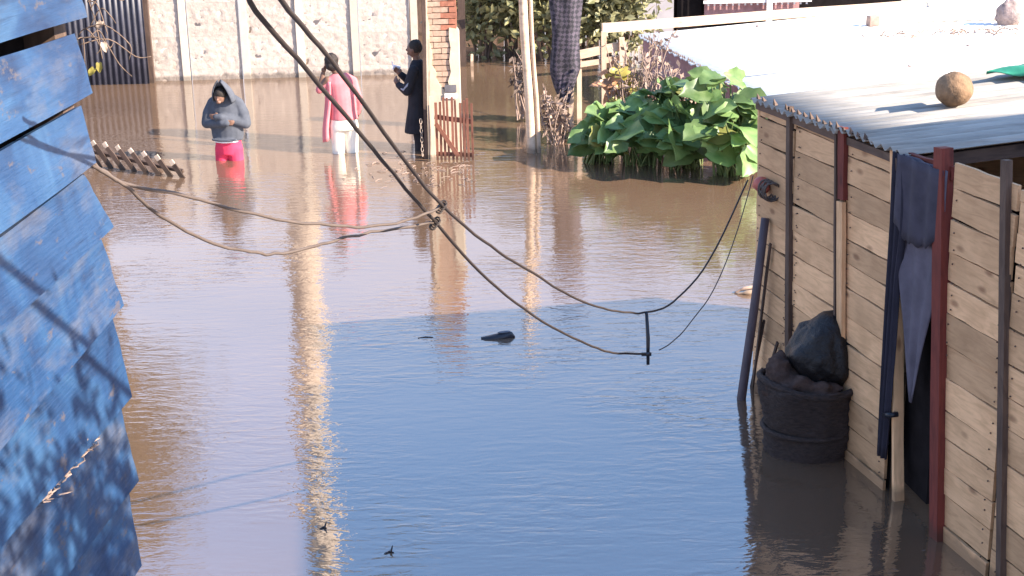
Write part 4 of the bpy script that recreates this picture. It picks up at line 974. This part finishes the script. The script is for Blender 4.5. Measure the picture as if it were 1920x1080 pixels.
mb.tube([V((-.17, -.15, .30)), V((-.06, -.165, .29)), V((.06, -.165, .29)), V((.17, -.15, .30))], .02, 8)
remesh(mb, 'jacket', 'hoodie', pr, .012, 3, T1)
mb = MB()   # hood: shell open at the front and below
def fn(u, v):
    a = (u - .5) * 2 * math.radians(128); t = v
    r = .150 * (math.sin(math.pi * (.52 + .46 * t)) ** .75) + .004
    z = .80 + .30 * t ** .9; back = -.18 + .11 * (1 - t)
    return V((.012 + r * math.sin(a) * 1.02 + .02 * t, back + r * math.cos(a) * 1.05 - .085 * t + .02 * math.sin(a * 3) * (1 - t), z - .07 * (1 - abs(u - .5) * 0) * 0 + .015 * math.sin(a * 2)))
mb.grid(fn, 30, 16); o = mb.build('hood', 'hoodie', pr, True, T1); o.modifiers.new('t', 'SOLIDIFY').thickness = .016
mb = MB(); mb.sphere((-.005, -.165, .92), (.085, .10, .085), 14, 10); mb.build('hair', 'hair', pr, True, T1)
mb = MB(); ell_loft(mb, [((-.01, -.012, .25), .172, .15), ((-.01, -.012, .29), .178, .152), ((-.01, -.01, .33), .17, .14)]); remesh(mb, 'shirt_hem', 'tee', pr, .012, 2, T1)
mb = MB(); ell_loft(mb, [((0, .0, .08), .165, .13), ((0, 0, .18), .18, .135), ((0, 0, .27), .170, .130)])
for sx in (-1, 1): cap(mb, [(V((sx * .085, 0, .16)), .105), (V((sx * .098, -.01, -.08)), .098), (V((sx * .10, -.01, -.22)), .10)])
remesh(mb, 'shorts', 'redshorts', pr, .012, 3, T1)

# --- person in pink top seen from behind, hand raised to the ear
q = on_z(648, 286); T2 = Matrix.Translation(q) @ Euler((0, 0, .25)).to_matrix().to_4x4()
pr = thing('person', 'person in pink top and white trousers seen from behind with a hand at the ear', 'person', q)
mb = MB()
ell_loft(mb, [((.0, 0, .42), .16, .115), ((0, 0, .55), .14, .10), ((0, 0, .75), .145, .10), ((-.01, .01, .95), .165, .095), ((-.02, .015, 1.03), .13, .075), ((-.04, .02, 1.08), .055, .05)])
hc = V((-.125, .05, 1.22)); cap(mb, [(V((-.05, .02, 1.06)), .05), (V((-.10, .04, 1.14)), .045)]); mb.sphere(hc, (.078, .095, .11), 16, 12); mb.sphere(hc + V((-.03, .095, -.01)), (.014, .02, .02), 8, 6); mb.sphere(hc + V((.078, 0, -.01)), (.012, .022, .03), 8, 6); mb.sphere(hc + V((-.078, 0, -.01)), (.012, .022, .03), 8, 6)
# left arm bent up to the ear
sh_, el, wr = V((-.185, .01, .99)), V((-.30, .05, .86)), V((-.235, .06, 1.08)); 
armL = [(sh_, .054), (el, .042), (wr, .030)]; cap(mb, armL); hand(mb, wr, (.25, .0, 1), (.3, .8, 0), (-1, 0, .2), .35)
sh2, el2, wr2 = V((.17, .01, .97)), V((.235, .02, .70)), V((.20, .12, .50)); armR = [(sh2 - V((.02, 0, .01)), .046), (el2 - V((.02, 0, 0)), .038), (wr2, .029)]; cap(mb, armR); hand(mb, wr2, (-.1, .5, -.7), (-1, .2, 0), (1, .3, .3), .5)
for sx in (-1, 1):
    cap(mb, [(V((sx * .085, 0, .42)), .09), (V((sx * .09, .03, 0.02)), .06), (V((sx * .09, 0, -.42)), .04)]); cap(mb, [(V((sx * .09, 0, -.5)), .04), (V((sx * .09, .13, -.52)), .035)])
remesh(mb, 'body', 'skin', pr, .009, 2, T2)
mb = MB(); ell_loft(mb, [((.01, 0, .46), .19, .145), ((.005, 0, .56), .175, .13), ((0, 0, .75), .17, .125), ((-.01, .01, .95), .185, .115), ((-.02, .015, 1.04), .14, .085), ((-.035, .02, 1.075), .075, .065)])
cap(mb, [(V((.06, .01, 1.03)), .05), (sh2 - V((.02, 0, .01)), .066), (el2 - V((.02, 0, 0)), .060), (wr2.lerp(el2, .12), .050)]); cap(mb, [(sh_ + V((.03, 0, -.01)), .06), (el, .05), (el.lerp(wr, .3), .044)])
remesh(mb, 'top', 'pink', pr, .011, 3, T2)
mb = MB()
def fn(u, v): return V((-.235 + .10 * u - .05 * v + .012 * math.sin(v * 6), -.02 + .05 * math.sin(u * 7 + v * 2) * .6, .98 - .82 * v + .05 * u * v))
mb.grid(fn, 10, 16); o = mb.build('shawl', 'pink', pr, True, T2); o.modifiers.new('t', 'SOLIDIFY').thickness = .014
mb = MB(); mb.sphere(hc + V((0.005, -.02, .025)), (.094, .105, .108), 16, 12, .15, 3); mb.sphere(hc + V((.01, -.05, -.04)), (.088, .07, .07), 14, 10, .2, 4)
remesh(mb, 'hair', 'hair', pr, .010, 1, T2)
mb = MB(); ell_loft(mb, [((0, 0, .32), .185, .14), ((0, 0, .45), .18, .137), ((0, 0, .53), .16, .12)])
for sx in (-1, 1): cap(mb, [(V((sx * .085, 0, .38)), .108), (V((sx * .092, .02, 0.04)), .086), (V((sx * .092, 0, -.40)), .075)])
remesh(mb, 'trousers', 'trousers', pr, .011, 3, T2)

# --- person in black coat behind the thin pole, facing left
q = on_z(786, 288) + V((0, .34, 0)); T3 = Matrix.Translation(q) @ Euler((0, 0, 1.25)).to_matrix().to_4x4()   # local -y... faces +y -> left
T3 = Matrix.Translation(q) @ Euler((0, 0, 1.35)).to_matrix().to_4x4()
pr = thing('person', 'person in a long black coat standing half hidden behind the thin pole', 'person', q)
mb = MB()
ell_loft(mb, [((.0, 0, .45), .155, .115), ((0, 0, .62), .14, .10), ((0, 0, .85), .15, .10), ((0, 0, 1.06), .175, .095), ((0, 0, 1.15), .13, .075), ((0, .0, 1.2), .055, .05)])
hc = V((0, .04, 1.35)); cap(mb, [(V((0, 0, 1.17)), .05), (V((0, .02, 1.27)), .047)]); mb.sphere(hc, (.075, .092, .11), 16, 12); mb.sphere(hc + V((0, .098, -.01)), (.013, .02, .02), 8, 6); mb.sphere(hc + V((0, .075, -.06)), (.03, .025, .02), 8, 6)
for sx in (-1, 1): mb.sphere(hc + V((sx * .076, 0, -.01)), (.012, .02, .028), 8, 6)
armsP = []
for sx in (-1, 1):
    sh_, el, wr = V((sx * .19, 0, 1.09)), V((sx * .20, .10, .82)), V((sx * .09, .26, .99)) if sx > 0 else V((sx * .10, .24, .88)); armsP.append((sh_, el, wr)); cap(mb, [(sh_, .054), (el, .043), (wr, .030)]); hand(mb, wr, (-sx * .3, .6, .7), (0, -.6, .6), (sx, .4, 0), .6)
    cap(mb, [(V((sx * .08, 0, .45)), .09), (V((sx * .085, .03 * sx, .05)), .06), (V((sx * .085, .05 * sx, -.38)), .042)]); cap(mb, [(V((sx * .085, .05 * sx, -.44)), .04), (V((sx * .085, .18, -.46)), .034)])
remesh(mb, 'body', 'skin', pr, .009, 2, T3)
mb = MB(); ell_loft(mb, [((0, 0.02, .23), .21, .19), ((0, .02, .30), .20, .18), ((0, 0.01, .6), .175, .135), ((0, 0, .85), .18, .13), ((0, 0, 1.06), .20, .12), ((0, 0, 1.16), .14, .09), ((0, 0, 1.21), .075, .065)])
for (sh_, el, wr) in armsP: cap(mb, [(sh_, .075), (el, .068), (el.lerp(wr, .5), .058), (wr, .046)])
remesh(mb, 'coat', 'black', pr, .011, 3, T3)
(sh_, el, wr) = armsP[0]
mb = MB(); mb.tube([sh_ + V((-.055, .03, -.1)), el.lerp(sh_, .3) + V((-.058, .01, 0)), el + V((-.05, .03, .02)), wr + V((-.03, .0, -.02))], [.012, .016, .016, .012], 8); mb.build('sleeve_stripe', 'greystripe', pr, True, T3)
mb = MB()
for sx in (-1, 1): cap(mb, [(V((sx * .08, 0, .42)), .10), (V((sx * .085, .03 * sx, .05)), .075), (V((sx * .085, .05 * sx, -.36)), .06)])
remesh(mb, 'trousers', 'black', pr, .011, 3, T3)
mb = MB(); mb.sphere(hc + V((0, -.025, .03)), (.085, .095, .10), 16, 12, .1, 2); mb.build('hair', 'hair', pr, True, T3)
(sh_, el, wr) = armsP[1]
w3 = T3 @ (wr + V((0, .06, .09))); mb = MB(); mb.box((0, 0, 0), (.10, .03, .06), Euler((.2, .3, .4)).to_matrix()); mb.tube([(-.04, 0, .0), (-.06, 0, .09)], .008, 6)
tag(mb.build('packet', 'tee', None, False, Matrix.Translation(w3)), 'small white packet held up by the person in black', 'packet')
